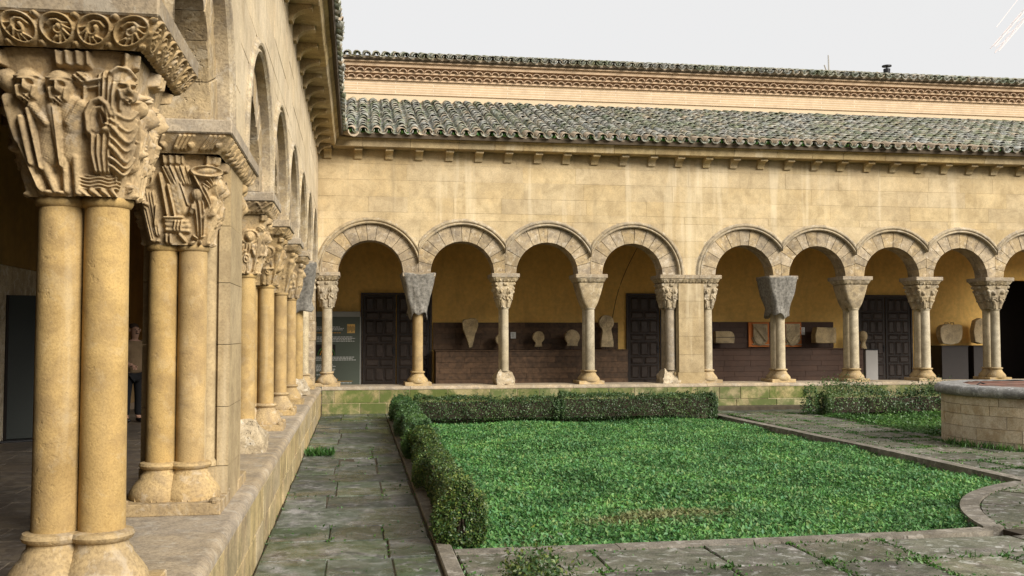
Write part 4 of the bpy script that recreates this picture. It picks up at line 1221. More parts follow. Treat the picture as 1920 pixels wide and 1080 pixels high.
# ================================================================== GARDEN
def flag_path(name, rows, z, rng, mat, kind='structure', bed='earth'):
    """rows of flagstones: each row is (y0, y1, [x cuts])"""
    xs = [c for r in rows for c in r[2]]; ys = [r[0] for r in rows] + [r[1] for r in rows]
    mb = MB(); mb.box(min(xs), max(xs), min(ys), max(ys), z - .2, z - .012)
    path = mb.build(name, M[bed]); tag(path, kind=kind)
    for y0, y1, cuts in rows:
        for a, b in zip(cuts, cuts[1:]):
            g = rng.uniform(.004, .010)
            j = lambda: rng.uniform(-.012, .012)
            dz = rng.uniform(-.006, .006); tx, ty = rng.uniform(-.005, .005), rng.uniform(-.005, .005)
            cs = [(a + g + j() * .5, y0 + g + j()), (b - g + j() * .5, y0 + g + j()), (b - g + j() * .5, y1 - g + j()), (a + g + j() * .5, y1 - g + j())]
            mb = MB()
            mb.poly([(p[0], p[1], z - .06) for p in cs], [(p[0], p[1], z + dz + tx * (k % 2) + ty * (k // 2)) for k, p in enumerate(cs)])
            tops = [e for e in mb.bm.edges if all(v.co.z > z - .03 for v in e.verts)]
            bmesh.ops.bevel(mb.bm, geom=tops, offset=.008, segments=1, affect='EDGES')
            mb.build('flagstone', M[mat], path)
    return path
rp = random.Random(17)
# path along the left arcade
ycuts = [2.0, 3.1, 4.0, 5.1, 6.05, 6.7, 7.45, 8.10, 8.70, 9.62, 10.35, 11.30, 11.95, 12.65, 13.40, 14.35, 15.1, 15.9, 16.8, 17.6, 18.4, 19.2, 20.0, 20.74]
rows = []
for a, b in zip(ycuts, ycuts[1:]):
    c = [-.69]
    if rp.random() < .8: c.append(-.24 + rp.uniform(-.04, .04))
    if rp.random() < .45: c.append(.2 + rp.uniform(-.06, .1))
    rows.append((a, b, c + [.598]))
rows[4] = (6.05, 6.7, [-.69, .1, .598])
lp = flag_path('left_path', rows, 0.0, rp, 'flag')
# kerb between path and hedge, running on to the crossing
kerb = MB().box(.6, .74, 2.0, 19.4, -.2, -.02).build('kerb', M['earth']); tag(kerb, kind='structure')
y = 2.0
while y < 19.4:
    e = min(19.4, y + rp.uniform(.8, 1.5)); mb = MB(); mb.box(.612, .735, y + .004, e - .004, -.1, .018 + rp.uniform(-.004, .004), .01); mb.build('kerb_stone', M['kerb'], kerb); y = e
# path along the foot of the right arcade
rows = []; x = .62
for (y0, y1) in ((19.42, 20.06), (20.06, 20.735)):
    cuts = [.6]
    while cuts[-1] < 16: cuts.append(cuts[-1] + rp.uniform(.7, 1.3))
    rows.append((y0, y1, cuts))
flag_path('back_path', rows, -.012, rp, 'flag')
stp = MB().box(6.6, 9.9, 20.43, 20.736, -.05, .075, .012).noise(.012, 3, 4).build('wall_step', M['earth']); tag(stp, kind='structure')
# crossing in front, laid in irregular slabs
CX, CY, CR = 8.6, 6.95, 3.43
rows = []
for (y0, y1) in ((2.0, 2.9), (2.9, 3.8), (3.8, 4.7), (4.7, 5.5), (5.5, 6.12), (6.12, 6.78), (6.78, 7.44)):
    cuts = [.745 + rp.uniform(0, .02)]
    while cuts[-1] < 12.5: cuts.append(cuts[-1] + rp.uniform(.55, 1.15))
    rows.append((y0, y1, cuts))
cross = flag_path('crossing_path', rows, 0.0, rp, 'flag_dry')
# lawn edge: a kerb band along the crossing, round the curved corner and up the well path
edge = [(.74, 7.60), (2.0, 7.60), (3.3, 7.62), (4.4, 7.68), (5.22, 7.78)]
arc = []
a0 = math.atan2(7.80 - CY, 5.27 - CX); a1 = math.atan2(10.06 - CY, 7.24 - CX)
for k in range(15):
    a = a0 + (a1 - a0) * k / 14; arc.append((CX + CR * math.cos(a), CY + CR * math.sin(a)))
side = [(7.32, 10.12), (7.33, 11.5), (7.33, 13.4), (7.25, 15.6), (7.15, 18.0), (7.12, 19.4)]
edge_all = edge + arc + side
lk = MB().box(.741, .75, 7.44, 7.47, -.2, -.03).build('lawn_kerb', M['earth']); tag(lk, kind='structure')
def offset(line, w):
    out = []
    for i, p in enumerate(line):
        q0, q1 = line[max(0, i - 1)], line[min(len(line) - 1, i + 1)]
        d = Vector((q1[0] - q0[0], q1[1] - q0[1])).normalized(); out.append((p[0] + d.y * w, p[1] - d.x * w))
    return out
for line, step in ((edge, 1), (arc, 5), (side, 1)):
    off = offset(line, .17)
    for i in range(0, len(line) - 1, step):
        j = min(i + step, len(line) - 1)
        if j == i: continue
        loop = line[i:j + 1] + off[i:j + 1][::-1]
        g = .003; cxm = sum(p[0] for p in loop) / len(loop); cym = sum(p[1] for p in loop) / len(loop)
        loop = [(cxm + (p[0] - cxm) * .997, cym + (p[1] - cym) * .997) for p in loop]
        zt = .012 + rp.uniform(-.004, .004)
        mb = MB(); mb.poly([(p[0], p[1], -.2) for p in loop], [(p[0], p[1], zt) for p in loop])
        mb.build('kerb_stone', M['kerb'], lk)
# slabs of the round crossing between arc and well path
pl = MB(); poly = [(p[0], p[1]) for p in offset(arc, .16)] + [(7.5, 10.2), (9.3, 10.2), (12.5, 10.2), (12.5, 7.44), (5.45, 7.44)]
pl.poly([(p[0], p[1], -.2) for p in poly], [(p[0], p[1], -.014) for p in poly]); plaza = pl.build('round_crossing', M['earth']); tag(plaza, kind='structure')
for ring in range(3):
    ro, ri = CR - .18 - ring * .62, CR - .18 - (ring + 1) * .62 + .012
    a = a1 - .03
    while a < a0 + 2 * PI * 0 + .0 or True:
        e = a + rp.uniform(.26, .42)
        if a > a0 - .02: break
        e = min(e, a0 - .005)
        loop = [(CX + ro * math.cos(a + (e - a) * k / 4), CY + ro * math.sin(a + (e - a) * k / 4)) for k in range(5)] + [(CX + ri * math.cos(e - (e - a) * k / 4), CY + ri * math.sin(e - (e - a) * k / 4)) for k in range(5)]
        loop = [p for p in loop]
        if min(p[1] for p in loop) > 7.46:
            mb = MB(); zt = rp.uniform(-.005, .006)
            cxm = sum(p[0] for p in loop) / 10; cym = sum(p[1] for p in loop) / 10; loop = [(cxm + (p[0] - cxm) * .975, cym + (p[1] - cym) * .975) for p in loop]
            mb.poly([(p[0], p[1], -.06) for p in loop], [(p[0], p[1], zt) for p in loop]); mb.build('flagstone', M['flag_dry'], plaza)
        a = e
# path to the well and the back
rows = []; y = 10.25
while y < 19.35:
    e = min(19.4, y + rp.uniform(.5, .85)); c = [7.50]
    while c[-1] < 8.7: c.append(c[-1] + rp.uniform(.5, .9))
    rows.append((y, e, [q for q in c if q < 9.05] + [9.22])); y = e
wellpath = flag_path('well_path', rows, .0, rp, 'flag_dry')

# ---- lawn
inside = [(.75, 7.61)] + edge[1:] + arc + side + [(.75, 19.4)]
lawn = MB(); lawn.poly([(p[0], p[1], -.23) for p in inside], [(p[0], p[1], -.12) for p in inside]); lawn = lawn.build('lawn', M['earth']); tag(lawn, kind='structure')
r_lawn = MB().box(9.22, 19, 10.2, 19.4, -.2, -.03).build('lawn', M['earth']); tag(r_lawn, kind='structure')

def in_poly(px, py, poly):
    c = np.zeros(len(px), bool); n = len(poly)
    for i in range(n):
        x0, y0 = poly[i]; x1, y1 = poly[(i + 1) % n]
        m = ((y0 > py) != (y1 > py)) & (px < (x1 - x0) * (py - y0) / (y1 - y0 + 1e-12) + x0)
        c ^= m
    return c
def dry_patch(nt, pos, c):
    # a scuffed, dried patch on the lawn, with a ragged edge of its own
    mp = N(nt, 'ShaderNodeVectorMath', operation='SUBTRACT'); nt.links.new(pos, mp.inputs[0]); mp.inputs[1].default_value = (2.75, 8.95, 0)
    ml = N(nt, 'ShaderNodeVectorMath', operation='MULTIPLY'); nt.links.new(mp.outputs[0], ml.inputs[0]); ml.inputs[1].default_value = (.95, 1.9, 0)
    ln = N(nt, 'ShaderNodeVectorMath', operation='LENGTH'); nt.links.new(ml.outputs[0], ln.inputs[0])
    f = math_n(nt, 'ADD', ln.outputs['Value'], math_n(nt, 'MULTIPLY', noise_tex(nt, pos, 5, 4, .7), 2.2))
    return mixc(nt, ramp(nt, math_n(nt, 'MULTIPLY', f, .4), [(.55, .7), (.74, 0)]), c, (.22, .19, .085))
M['grass'] = foliage('lawn leaves', [(.036, .12, .024), (.058, .18, .04), (.085, .225, .055), (.13, .27, .075), (.065, .20, .085), (.15, .235, .07)], .55, .28, dry_patch)
M['grass_far'] = foliage('lawn leaves beside the well', [(.03, .095, .016), (.05, .14, .025), (.09, .18, .04), (.06, .13, .03)], .45, .28)
nr = np.random.default_rng(12)
def scatter(poly, n_per_m2, z, size, zspread, mat, name, up=.55, aspect=.42, falloff=None, flat=False):
    xs = [p[0] for p in poly]; ys = [p[1] for p in poly]
    A = (max(xs) - min(xs)) * (max(ys) - min(ys)); n = int(A * n_per_m2)
    px, py = nr.uniform(min(xs), max(xs), n), nr.uniform(min(ys), max(ys), n)
    k = in_poly(px, py, poly)
    if falloff is not None: k &= nr.uniform(0, 1, n) < falloff(px, py)
    px, py = px[k], py[k]
    und = .028 * np.sin(px * 2.3 + 1.1 * np.sin(py * 1.7)) + .015 * np.sin(py * 4.1 + px)
    pts = np.stack([px, py, z + nr.uniform(0, zspread, len(px)) + und], -1)
    if flat: return leaf_field(pts, size, nr, up, aspect, normals=np.tile(np.array([[0.0, -.12, .8]]), (len(pts), 1)), spread=.5)
    return leaf_field(pts, size, nr, up, aspect)
co, tri = scatter(inside, 4600, -.118, .044, .075, None, '', .3, .55, lambda x, y: np.clip(1.15 - (y - 7.6) / 30, .55, 1), True)
co2, tri2 = scatter(inside, 380, -.105, .065, .04, None, '', .6, .22)
o = link('lawn_grass', np_mesh('lawn_grass', np.concatenate([co, co2]), np.concatenate([tri, tri2 + len(co)]), M['grass']))
tag(o, 'broad-leaved green lawn inside the kerbed garden bed', 'grass', kind='stuff')
co, tri = scatter([(9.25, 12.2), (18, 12.2), (18, 19.3), (9.25, 19.3)], 1500, -.03, .055, .06, None, '', .3, .55, None, True)
o = link('lawn_grass', np_mesh('lawn_grass', co, tri, M['grass_far'])); tag(o, 'green grass round the well and under the bushes', 'grass', kind='stuff')
# weeds growing in the joints of the slabs
pts = []
for path, dens in ((cross, 1000), (plaza, 700), (wellpath, 1000), (lp, 40)):
    for st in path.children:
        bb_ = [Vector(v.co) for v in st.data.vertices]
        zt = max(v.z for v in bb_); top = [v for v in bb_ if v.z > zt - .03]
        cx_ = sum((v for v in top), Vector()) / len(top)
        for _ in range(int(dens * nr.uniform(.1, 1.0) ** 1.5)):
            a, b = top[nr.integers(len(top))], top[nr.integers(len(top))]
            p = a.lerp(b, nr.uniform(0, 1)); dd = (p - cx_)
            if path is not lp and dd.length < .5 * max((v - cx_).length for v in top) and nr.uniform() < .93: continue
            pts.append((p.x + nr.normal(0, .02), p.y + nr.normal(0, .02), zt - .012))
pts = np.array(pts)
co, tri = leaf_field(pts, .034, nr, .5, .5)
# a few fuller tufts
tf = []
for x, y, r, n in ((4.05, 6.85, .12, 130), (4.5, 6.8, .1, 110), (6.2, 7.35, .13, 150), (6.8, 7.2, .1, 110), (4.9, 6.85, .1, 80), (6.0, 6.6, .12, 130), (5.6, 6.55, .1, 110), (2.45, 6.75, .07, 60), (1.5, 7.15, .08, 90), (1.62, 6.95, .06, 60), (-.56, 13.85, .09, 0), (3.1, 7.3, .06, 50), (3.7, 7.38, .1, 60)):
    for _ in range(n // 3): tf.append((x + nr.normal(0, r * 1.1), y + nr.normal(0, r * .8), -.012))
tf = np.array(tf); co3, tri3 = leaf_field(tf, .06, nr, .75, .2)
o = link('joint_weeds', np_mesh('joint_weeds', np.concatenate([co, co3]), np.concatenate([tri, tri3 + len(co)]), M['grass_far']))
tag(o, 'small weeds growing in the joints between the flagstones', 'weeds', kind='stuff')
t = np.stack([nr.uniform(-.66, -.30, 380), nr.uniform(13.65, 14.1, 380), np.full(380, -.005)], -1)
co, tri = leaf_field(t, .10, nr, .9, .2)
o = link('grass_tuft', np_mesh('grass_tuft', co, tri, M['grass_far'])); tag(o, 'patch of bright grass in a gap of the left path against the wall', 'grass')
# grass at the well's foot
th = nr.uniform(PI * .95, PI * 1.75, 900); rr = 1.5 + np.abs(nr.normal(.03, .07, 900))
t = np.stack([10.33 + rr * np.cos(th), 13.6 + rr * np.sin(th), np.full(900, -.02)], -1)
co, tri = leaf_field(t, .12, nr, .95, .13)
o = link('grass_fringe', np_mesh('grass_fringe', co, tri, M['grass_far'])); tag(o, 'fringe of long grass round the foot of the stone well', 'grass')

# ---- hedges
def hedge_cols(y): return y
M['box_leaf'] = foliage('dark hedge leaves', [(.024, .055, .016), (.034, .075, .02), (.05, .105, .03), (.07, .125, .038), (.10, .145, .06)], .4, .2)
M['box_yellow'] = foliage('yellow-green hedge leaves', [(.028, .07, .018), (.05, .105, .025), (.095, .155, .034), (.17, .205, .045), (.038, .09, .028), (.06, .075, .03)], .42, .25)
M['box_far'] = foliage('hedge shoots', [(.035, .085, .022), (.055, .12, .03), (.085, .16, .045), (.05, .105, .05)], .42, .22)
M['twig'] = simple('hedge twigs', (.045, .032, .02), .9, .2)
def hedge(name, label, x0, x1, y0, y1, h, mat, rng, dens=5200, leaf=.026, lump=.06, group=None, ragged=.0, gaps=()):
    hg = tag(empty(name, ((x0 + x1) / 2, (y0 + y1) / 2, 0)), label, 'hedge', group)
    iv = Matrix.Translation(((x0 + x1) / 2, (y0 + y1) / 2, 0)).inverted()
    longx = (x1 - x0) > (y1 - y0)
    L = (x1 - x0) if longx else (y1 - y0); W = (y1 - y0) if longx else (x1 - x0)
    per = 2 * h + W
    n = int(L * per * dens)
    u = rng.uniform(0, L, n); q = rng.uniform(0, per, n)
    depth = np.abs(rng.normal(0, .035, n))
    lat = np.where(q < h, 0, np.where(q < h + W, q - h, W)); zz = np.where(q < h, q, np.where(q < h + W, h, per - q))
    ne = int(n * .12); u[:ne] = np.abs(rng.normal(0, .03, ne)); lat[:ne] = rng.uniform(0, W, ne); zz[:ne] = rng.uniform(0, h, ne)
    u[ne:2 * ne] = L - np.abs(rng.normal(0, .03, ne)); lat[ne:2 * ne] = rng.uniform(0, W, ne); zz[ne:2 * ne] = rng.uniform(0, h, ne)
    lm = lambda a, b: lump * (np.sin(u * a + 1.3) * .5 + np.sin(u * b + zz * 5) * .35 + np.sin(u * 11.3 + zz * 9 + lat * 7) * .3)
    top = (zz > h * .92)
    side_sgn = np.where(lat < W * .5, -1, 1)
    lat2 = lat - side_sgn * depth + side_sgn * lm(2.1, 4.7) * (~top) - side_sgn * .07 * (np.clip(zz / h, 0, 1) ** 4) - side_sgn * .05 * (1 - np.clip(zz / (h * .3), 0, 1))
    z2 = zz * (1 + ragged * np.sin(u * 3.1) * .3) - depth * top + lm(1.7, 5.3) * top * 1.1
    if ragged: z2 += top * np.abs(rng.normal(0, ragged * .12, n))
    k = np.ones(n, bool)
    for g0, g1, p in gaps: k &= ~((u > g0) & (u < g1) & (rng.uniform(0, 1, n) < p))
    u, lat2, z2 = u[k], lat2[k], np.clip(z2[k], .01, None)
    # shoots standing up from the top
    ns = int(L * 44)
    su = rng.uniform(0, L, ns); sl = rng.uniform(.05, max(W - .05, .06), ns); sh = rng.uniform(.02, .07, ns) * (1 + ragged) + (rng.uniform(0, 1, ns) < .15) * .07
    pu = np.repeat(su, 14); pl_ = np.repeat(sl, 14); pz = h - .03 + rng.uniform(0, 1, ns * 14) * np.repeat(sh, 14)
    u = np.concatenate([u, pu + rng.normal(0, .008, len(pu))]); lat2 = np.concatenate([lat2, pl_ + rng.normal(0, .008, len(pu))]); z2 = np.concatenate([z2, pz])
    pts = np.stack([x0 + u, y0 + lat2, z2], -1) if longx else np.stack([x0 + lat2, y0 + u, z2], -1)
    c = np.array([(x0 + x1) / 2, (y0 + y1) / 2, h * .3])
    dirs = pts - c; dirs[:, 0 if longx else 1] *= .05; dirs /= np.linalg.norm(dirs, axis=1)[:, None] + 1e-6
    co, tri = leaf_field(pts, leaf, rng, .5, .55, normals=dirs, spread=.65)
    o = link('foliage', np_mesh('foliage', co, tri, M[mat]), hg); o.matrix_parent_inverse = iv; o['kind'] = 'stuff'
    mb = MB(); rr = random.Random(5)
    for i in range(int(L * 7)):
        a = rr.uniform(.03, L - .03); b = W * .5 + rr.uniform(-.06, .06)
        p = lambda uu, vv, z: (x0 + uu, y0 + vv, z) if longx else (x0 + vv, y0 + uu, z)
        mb.tube([p(a, b, -.05), p(a + rr.uniform(-.05, .05), b + rr.uniform(-.05, .05), h * .5), p(a + rr.uniform(-.1, .1), b + rr.uniform(-.1, .1), h * .93)], [.011, .008, .004], 5)
    o = mb.build('stems', M['twig'], hg); o.matrix_parent_inverse = iv; o['kind'] = 'stuff'
    mb = MB()                                                # dense twiggy heart of the hedge
    mm = .12
    if longx: mb.box(x0 + .08, x1 - .08, y0 + mm, y1 - mm, .05, h - .1)
    else: mb.box(x0 + mm, x1 - mm, y0 + .08, y1 - .08, .05, h - .1)
    o = mb.build('twig_core', M['twig'], hg); o.matrix_parent_inverse = iv
    return hg
nh = np.random.default_rng(77)
hedge('clipped_hedge', 'low yellowish green hedge lining the left path, running away to the back', .68, .97, 7.74, 13.1, .43, 'box_yellow', nh, 8600, .025, .10)
hedge('clipped_hedge', 'farther, darker stretch of the low hedge along the left path', .66, 1.04, 13.05, 19.3, .45, 'box_far', nh, 4200, .03, .08)
hedge('clipped_hedge', 'low dark green hedge across the back of the lawn, left half with a thin gap', 1.1, 3.86, 18.72, 19.2, .43, 'box_leaf', nh, 3800, .032, .07, 'hedges at the back of the lawn')
hedge('clipped_hedge', 'long dense dark green hedge across the back of the lawn, right half', 3.9, 7.02, 18.68, 19.2, .46, 'box_leaf', nh, 4000, .032, .06, 'hedges at the back of the lawn')
hedge('shrub_row', 'ragged bushes growing against the mossy wall left of the well', 9.35, 12.2, 18.7, 19.3, .42, 'box_leaf', nh, 2500, .04, .10, None, .9)
hedge('young_bush', 'small upright bush standing alone at the left end of the ragged bushes', 8.98, 9.24, 18.95, 19.2, .46, 'box_far', nh, 2600, .04, .06, None, .5)
hedge('clipped_hedge', 'tips of a yellowish hedge poking up at the bottom edge of the picture', .74, 1.12, 4.3, 5.62, .33, 'box_yellow', nh, 5200, .028, .05, None, .7)

# ---- the well
WX, WY, WR = 10.33, 13.6, 1.5
well = tag(empty('stone_well', (WX, WY, 0)), 'round stone well with a grey granite rim beside the garden path', 'well')
mb = MB(); mb.lathe([(WR - .02, -.2), (WR - .02, .72)], 0, 0, 64); mb.build('core', M['mortar'], well, True, 40)
rw = random.Random(31)
zc = [-.06, .10, .28, .46, .60, .725]
for i, (z0, z1) in enumerate(zip(zc, zc[1:])):
    a = rw.uniform(0, .4)
    end = a + 2 * PI
    while a < end - .02:
        e = a + rw.uniform(.34, .5)
        if end - e < .25: e = end
        K = 6; R = WR + rw.uniform(-.004, .006); g = .004 / WR
        lo = [(R * math.cos(a + g + (e - a - 2 * g) * k / K), R * math.sin(a + g + (e - a - 2 * g) * k / K)) for k in range(K + 1)]
        li = [((R - .15) * math.cos(e - (e - a) * k / K), (R - .15) * math.sin(e - (e - a) * k / K)) for k in range(K + 1)]
        loop = lo + li
        mb = MB(); mb.poly([(p[0], p[1], z0 + .003) for p in loop], [(p[0], p[1], z1 - .003) for p in loop]); mb.build('well_block', M['well'], well)
        a = e
prof = [(WR - .32, .74)]
for k in range(13):
    t = -PI / 2 + PI * k / 12; prof.append((WR + .02 + .075 * math.cos(t) + .0, .80 + .075 * math.sin(t)))
prof += [(WR - .32, .875)]
mb = MB(); mb.lathe(prof, 0, 0, 96, cap=False)
n = len(prof); mb.noise(.012, 7, 3); mb.build('rim', M['rim'], well, True, 60)
mb = MB(); mb.box(-1.15, -.42, -.9, .9, .852, .864); mb.box(-.41, .41, -1.12, 1.12, .853, .866); mb.box(.42, 1.15, -.9, .9, .852, .864)
mb.build('lid_sheet', M['rust'], well)
for yy in (-.75, .05, .8):
    w = math.sqrt(max(.05, 1.14 ** 2 - yy * yy)); mb = MB(); mb.box(-w, w, yy - .03, yy + .03, .867, .88, .004); mb.build('lid_bar', M['rust'], well)
mb = MB(); mb.tube([(-1.14, .05, .87), (-1.06, .1, .905), (-.98, .05, .87)], .012, 6); mb.build('lid_handle', M['iron'], well)

# ================================================================== DARK NETS OVER THREE CAPITALS
def net(label, s, Mf, seed, hs=.36, hd=.40, zt=2.90, zb=2.06):
    t = tag(empty('shade_net', Mf(s, DC, 2.1)), label, 'net', 'nets tied over capitals')
    iv = Matrix.Translation(Mf(s, DC, 2.1)).inverted(); r = random.Random(seed)
    from mathutils import noise as NZ
    NU, NT = 96, 30; vs, fs = [], []
    ph = [r.uniform(0, 6) for _ in range(6)]
    for j in range(NT):
        v = j / (NT - 1)                                    # 0 top .. 1 bottom
        for i in range(NU):
            a = 2 * PI * i / NU; cs, sn = math.cos(a), math.sin(a); n_ = 9 - 4.5 * v
            k = (abs(cs) ** n_ + abs(sn) ** n_) ** (-1 / n_)
            q = v ** 1.05
            fl = .10 * max(0, v - .8) * 4 * (.5 + .5 * math.sin(3 * a + ph[0]))
            wr = .022 * NZ.noise(Vector((cs * 2.2 + seed, sn * 2.2, v * 2.4))) + .011 * NZ.noise(Vector((cs * 7 + v * 3, sn * 7 + seed, v * 4)))
            S = (hs * (1 - q) + .15 * q + wr + fl) * cs * k; Dp = (hd * (1 - q) + .28 * q + wr + fl) * sn * k
            tip = max(0, math.sin(2 * a + ph[3])) ** 3 * .10 + .03 * math.sin(6 * a + ph[4])
            z = zt - (zt - zb + tip) * v + (.02 * math.sin(4 * a + ph[5]) if j == 0 else 0)
            vs.append(Mf(s + S, DC + Dp, z))
    for j in range(NT - 1):
        for i in range(NU): fs.append((j * NU + i, j * NU + (i + 1) % NU, (j + 1) * NU + (i + 1) % NU, (j + 1) * NU + i))
    o = mobj('cloth', vs, fs, M['net'], t, True, False); o.matrix_parent_inverse = iv
    sm = o.modifiers.new('thickness', 'SOLIDIFY'); sm.thickness = .004
    mb = MB(); mb.tube([Mf(s + .118 * math.cos(2 * PI * k / 20), DC + .27 * math.sin(2 * PI * k / 20), zb + .12) for k in range(21)], .008, 5)
    o = mb.build('cord', M['cable'], t); o.matrix_parent_inverse = iv
net('dark grey net hanging over the last capital of the left arcade before the corner', 18.05, ML, 1, .44)
net('dark grey net over the capital in front of the left wooden door', 1.29, MR, 2)
net('dark grey net over the capital between the two orange-mounted coats of arms', 9.36, MR, 3)

# ================================================================== EXHIBITS ALONG THE BACK WALL
def bench(label, xa, xb, zt_back, ya, za, mats, rng, xb2=None, group=None, yfront=24.25):
    b = tag(empty('display_bench', (xa, YB, Z_FLOOR)), label, 'bench', group)
    iv = Matrix.Translation((xa, YB, Z_FLOOR)).inverted()
    def put(nm, mb, mt): o = mb.build(nm, M[mt], b); o.matrix_parent_inverse = iv
    xb2 = xb2 or xb
    mb = MB(); mb.box(xa + .01, xb - .01, YB - .035, YB - .002, za, zt_back - .004); put('back_frame', mb, mats)
    mb = MB(); mb.box(xa + .03, xb2 - .02, yfront + .02, YB - .04, Z_FLOOR + .01, za - .01); put('carcass', mb, mats)
    z = za + .004; nrow = max(1, round((zt_back - za) / .13)); hh = (zt_back - za) / nrow
    for k in range(nrow):
        x = xa - rng.uniform(0, .6)
        while x < xb:
            e = x + rng.uniform(.5, 1.1); p, q = max(x, xa), min(e, xb); x = e
            if q - p < .04: continue
            mb = MB(); mb.box(p + .002, q - .002, YB - .058 - rng.uniform(0, .004), YB - .036, z + k * hh + .002, z + (k + 1) * hh - .002, .002); put('plank', mb, mats)
    nrow = max(1, round((za - .03 - Z_FLOOR) / .135)); hh = (za - .03 - Z_FLOOR) / nrow
    for k in range(nrow):
        x = xa - rng.uniform(0, .6)
        while x < xb2:
            e = x + rng.uniform(.5, 1.2); p, q = max(x, xa + .02), min(e, xb2 - .01); x = e
            if q - p < .04: continue
            mb = MB(); mb.box(p + .002, q - .002, yfront - rng.uniform(0, .004), yfront + .019, Z_FLOOR + k * hh + .002, Z_FLOOR + (k + 1) * hh - .002, .002); put('plank', mb, mats)
    mb = MB(); mb.box(xa, xb2, yfront - .03, YB - .06, za - .028, za, .004); put('bench_top', mb, mats)
    return b
re_ = random.Random(6)
YT = 24.25
bench('long brown plank bench carrying the pale disc-shaped stones', 1.90, 6.66, 1.92, 0, 1.24, 'plank', re_, 6.76, 'plank display benches')
bench('dark reddish brown bench carrying the two coats of arms', 8.70, 12.57, 1.94, 0, 1.25, 'plank_red', re_, 13.1, 'plank display benches')

def slab_thing(name, label, cat, outline, y, th, mat, extra=None, rough=.006, seed=1, group=None):
    """a worked stone standing upright: outline in (x, z), given thickness, weathered"""
    cx = sum(p[0] for p in outline) / len(outline); z0 = min(p[1] for p in outline)
    t = tag(empty(name, (cx, y, z0)), label, cat, group)
    iv = Matrix.Translation((cx, y, z0)).inverted()
    mb = MB(); mb.poly([(p[0], y - th, p[1]) for p in outline], [(p[0], y, p[1]) for p in outline])
    es = [e for e in mb.bm.edges if all(abs(v.co.y - (y - th)) < 1e-5 for v in e.verts)]
    bmesh.ops.bevel(mb.bm, geom=es, offset=.012, segments=1, affect='EDGES')
    ff = [f for f in mb.bm.faces if abs(f.calc_center_median().y - (y - th)) < 1e-4]
    bmesh.ops.triangulate(mb.bm, faces=ff)
    mb.noise(rough, 9, seed)
    o = mb.build('stone_body', M[mat], t); o.matrix_parent_inverse = iv
    if extra: extra(t, iv)
    return t
def pin(x, z0, z1, y):
    def f(t, iv):
        for dx in (-.035, .035):
            mb = MB(); mb.tube([(x + dx, y - .04, z0), (x + dx, y - .04, z1)], .008, 6); o = mb.build('support_pin', M['iron'], t); o.matrix_parent_inverse = iv
    return f
def relief_star(cx, cz, r, y, n, mat, kind, x0=None):
    def f(t, iv):
        mb = MB()
        if kind == 'disc':
            mb.tube([(cx + r * math.cos(2 * PI * k / 24), y, cz + r * math.sin(2 * PI * k / 24)) for k in range(25)], .008, 5)
            for k in range(n):
                a = PI * 2 * k / n; mb.tube([(cx, y, cz), (cx + r * .9 * math.cos(a), y, cz + r * .9 * math.sin(a))], [.008, .016], 5)
        o = mb.build('carved_cross', M[mat], t); o.matrix_parent_inverse = iv
    return f
def both(*fs):
    def f(t, iv):
        for g in fs: g(t, iv)
    return f
def disc_outline(cx, cz, r, neck_w, foot_w, z0, n=26):
    a0 = math.acos(min(.98, neck_w / r))
    pts = []
    st = -PI / 2 + math.asin(min(.95, neck_w / r)); en = 2 * PI - PI - st
    for k in range(n + 1):
        a = st + (3 * PI / 2 - math.asin(min(.95, neck_w / r)) - st) * k / n
        pts.append((cx + r * math.cos(a), cz + r * math.sin(a)))
    pts += [(cx - foot_w, z0), (cx + foot_w, z0)]
    return pts
YS = 24.55       # stones stand in front of the back boards
sc_ = YS / 24.9
slab_thing('carved_stone', 'pale carved stone tapering to a point, leftmost on the plank bench', 'carved stone',
           [(2.59, 1.93), (2.62, 1.99), (2.74, 2.0), (2.80, 2.03), (2.92, 2.02), (2.97, 1.97), (2.99, 1.85), (2.95, 1.72), (2.90, 1.64), (2.87, 1.45), (2.83, 1.31), (2.76, 1.28), (2.74, 1.40), (2.68, 1.58), (2.61, 1.74)], YS, .14, 'stele',
           lambda t, iv: None, .012, 3)
slab_thing('disc_stele', 'small disc-shaped stone mostly hidden behind the thin pale column', 'stele', disc_outline(3.56, 1.50, .14, .05, .06, 1.28), YS, .1, 'stele', pin(3.56, 1.24, 1.3, YS), .006, 4, 'disc stones on the bench')
slab_thing('disc_stele', 'small round disc stone with a short neck, standing alone in mid bench', 'stele', disc_outline(4.51, 1.55, .15, .06, .10, 1.31), YS, .10, 'stele', both(pin(4.51, 1.24, 1.32, YS), relief_star(4.51, 1.55, .11, YS - .1, 4, 'stele', 'disc')), .006, 5, 'disc stones on the bench')
slab_thing('disc_stele', 'larger broad disc stone just left of the column with a plain capital', 'stele', disc_outline(5.37, 1.55, .19, .12, .14, 1.33), YS, .12, 'stele', both(pin(5.37, 1.24, 1.34, YS), relief_star(5.37, 1.56, .15, YS - .12, 3, 'stele', 'disc')), .008, 6, 'disc stones on the bench')
o6 = [(6.10, 1.30), (6.42, 1.30), (6.43, 1.42), (6.40, 1.56), (6.36, 1.72)]
o6 += [(6.25 + .19 * math.cos(a), 1.92 + .19 * math.sin(a)) for a in [(-55 + 290 * k / 22) * PI / 180 for k in range(23)]]
o6 += [(6.16, 1.72), (6.13, 1.55), (6.10, 1.42)]
slab_thing('keyhole_stele', 'tall keyhole-shaped stone at the right end of the plank bench', 'stele', o6, YS, .14, 'stele', both(pin(6.27, 1.24, 1.31, YS), relief_star(6.25, 1.92, .14, YS - .14, 4, 'stele', 'disc')), .007, 7)
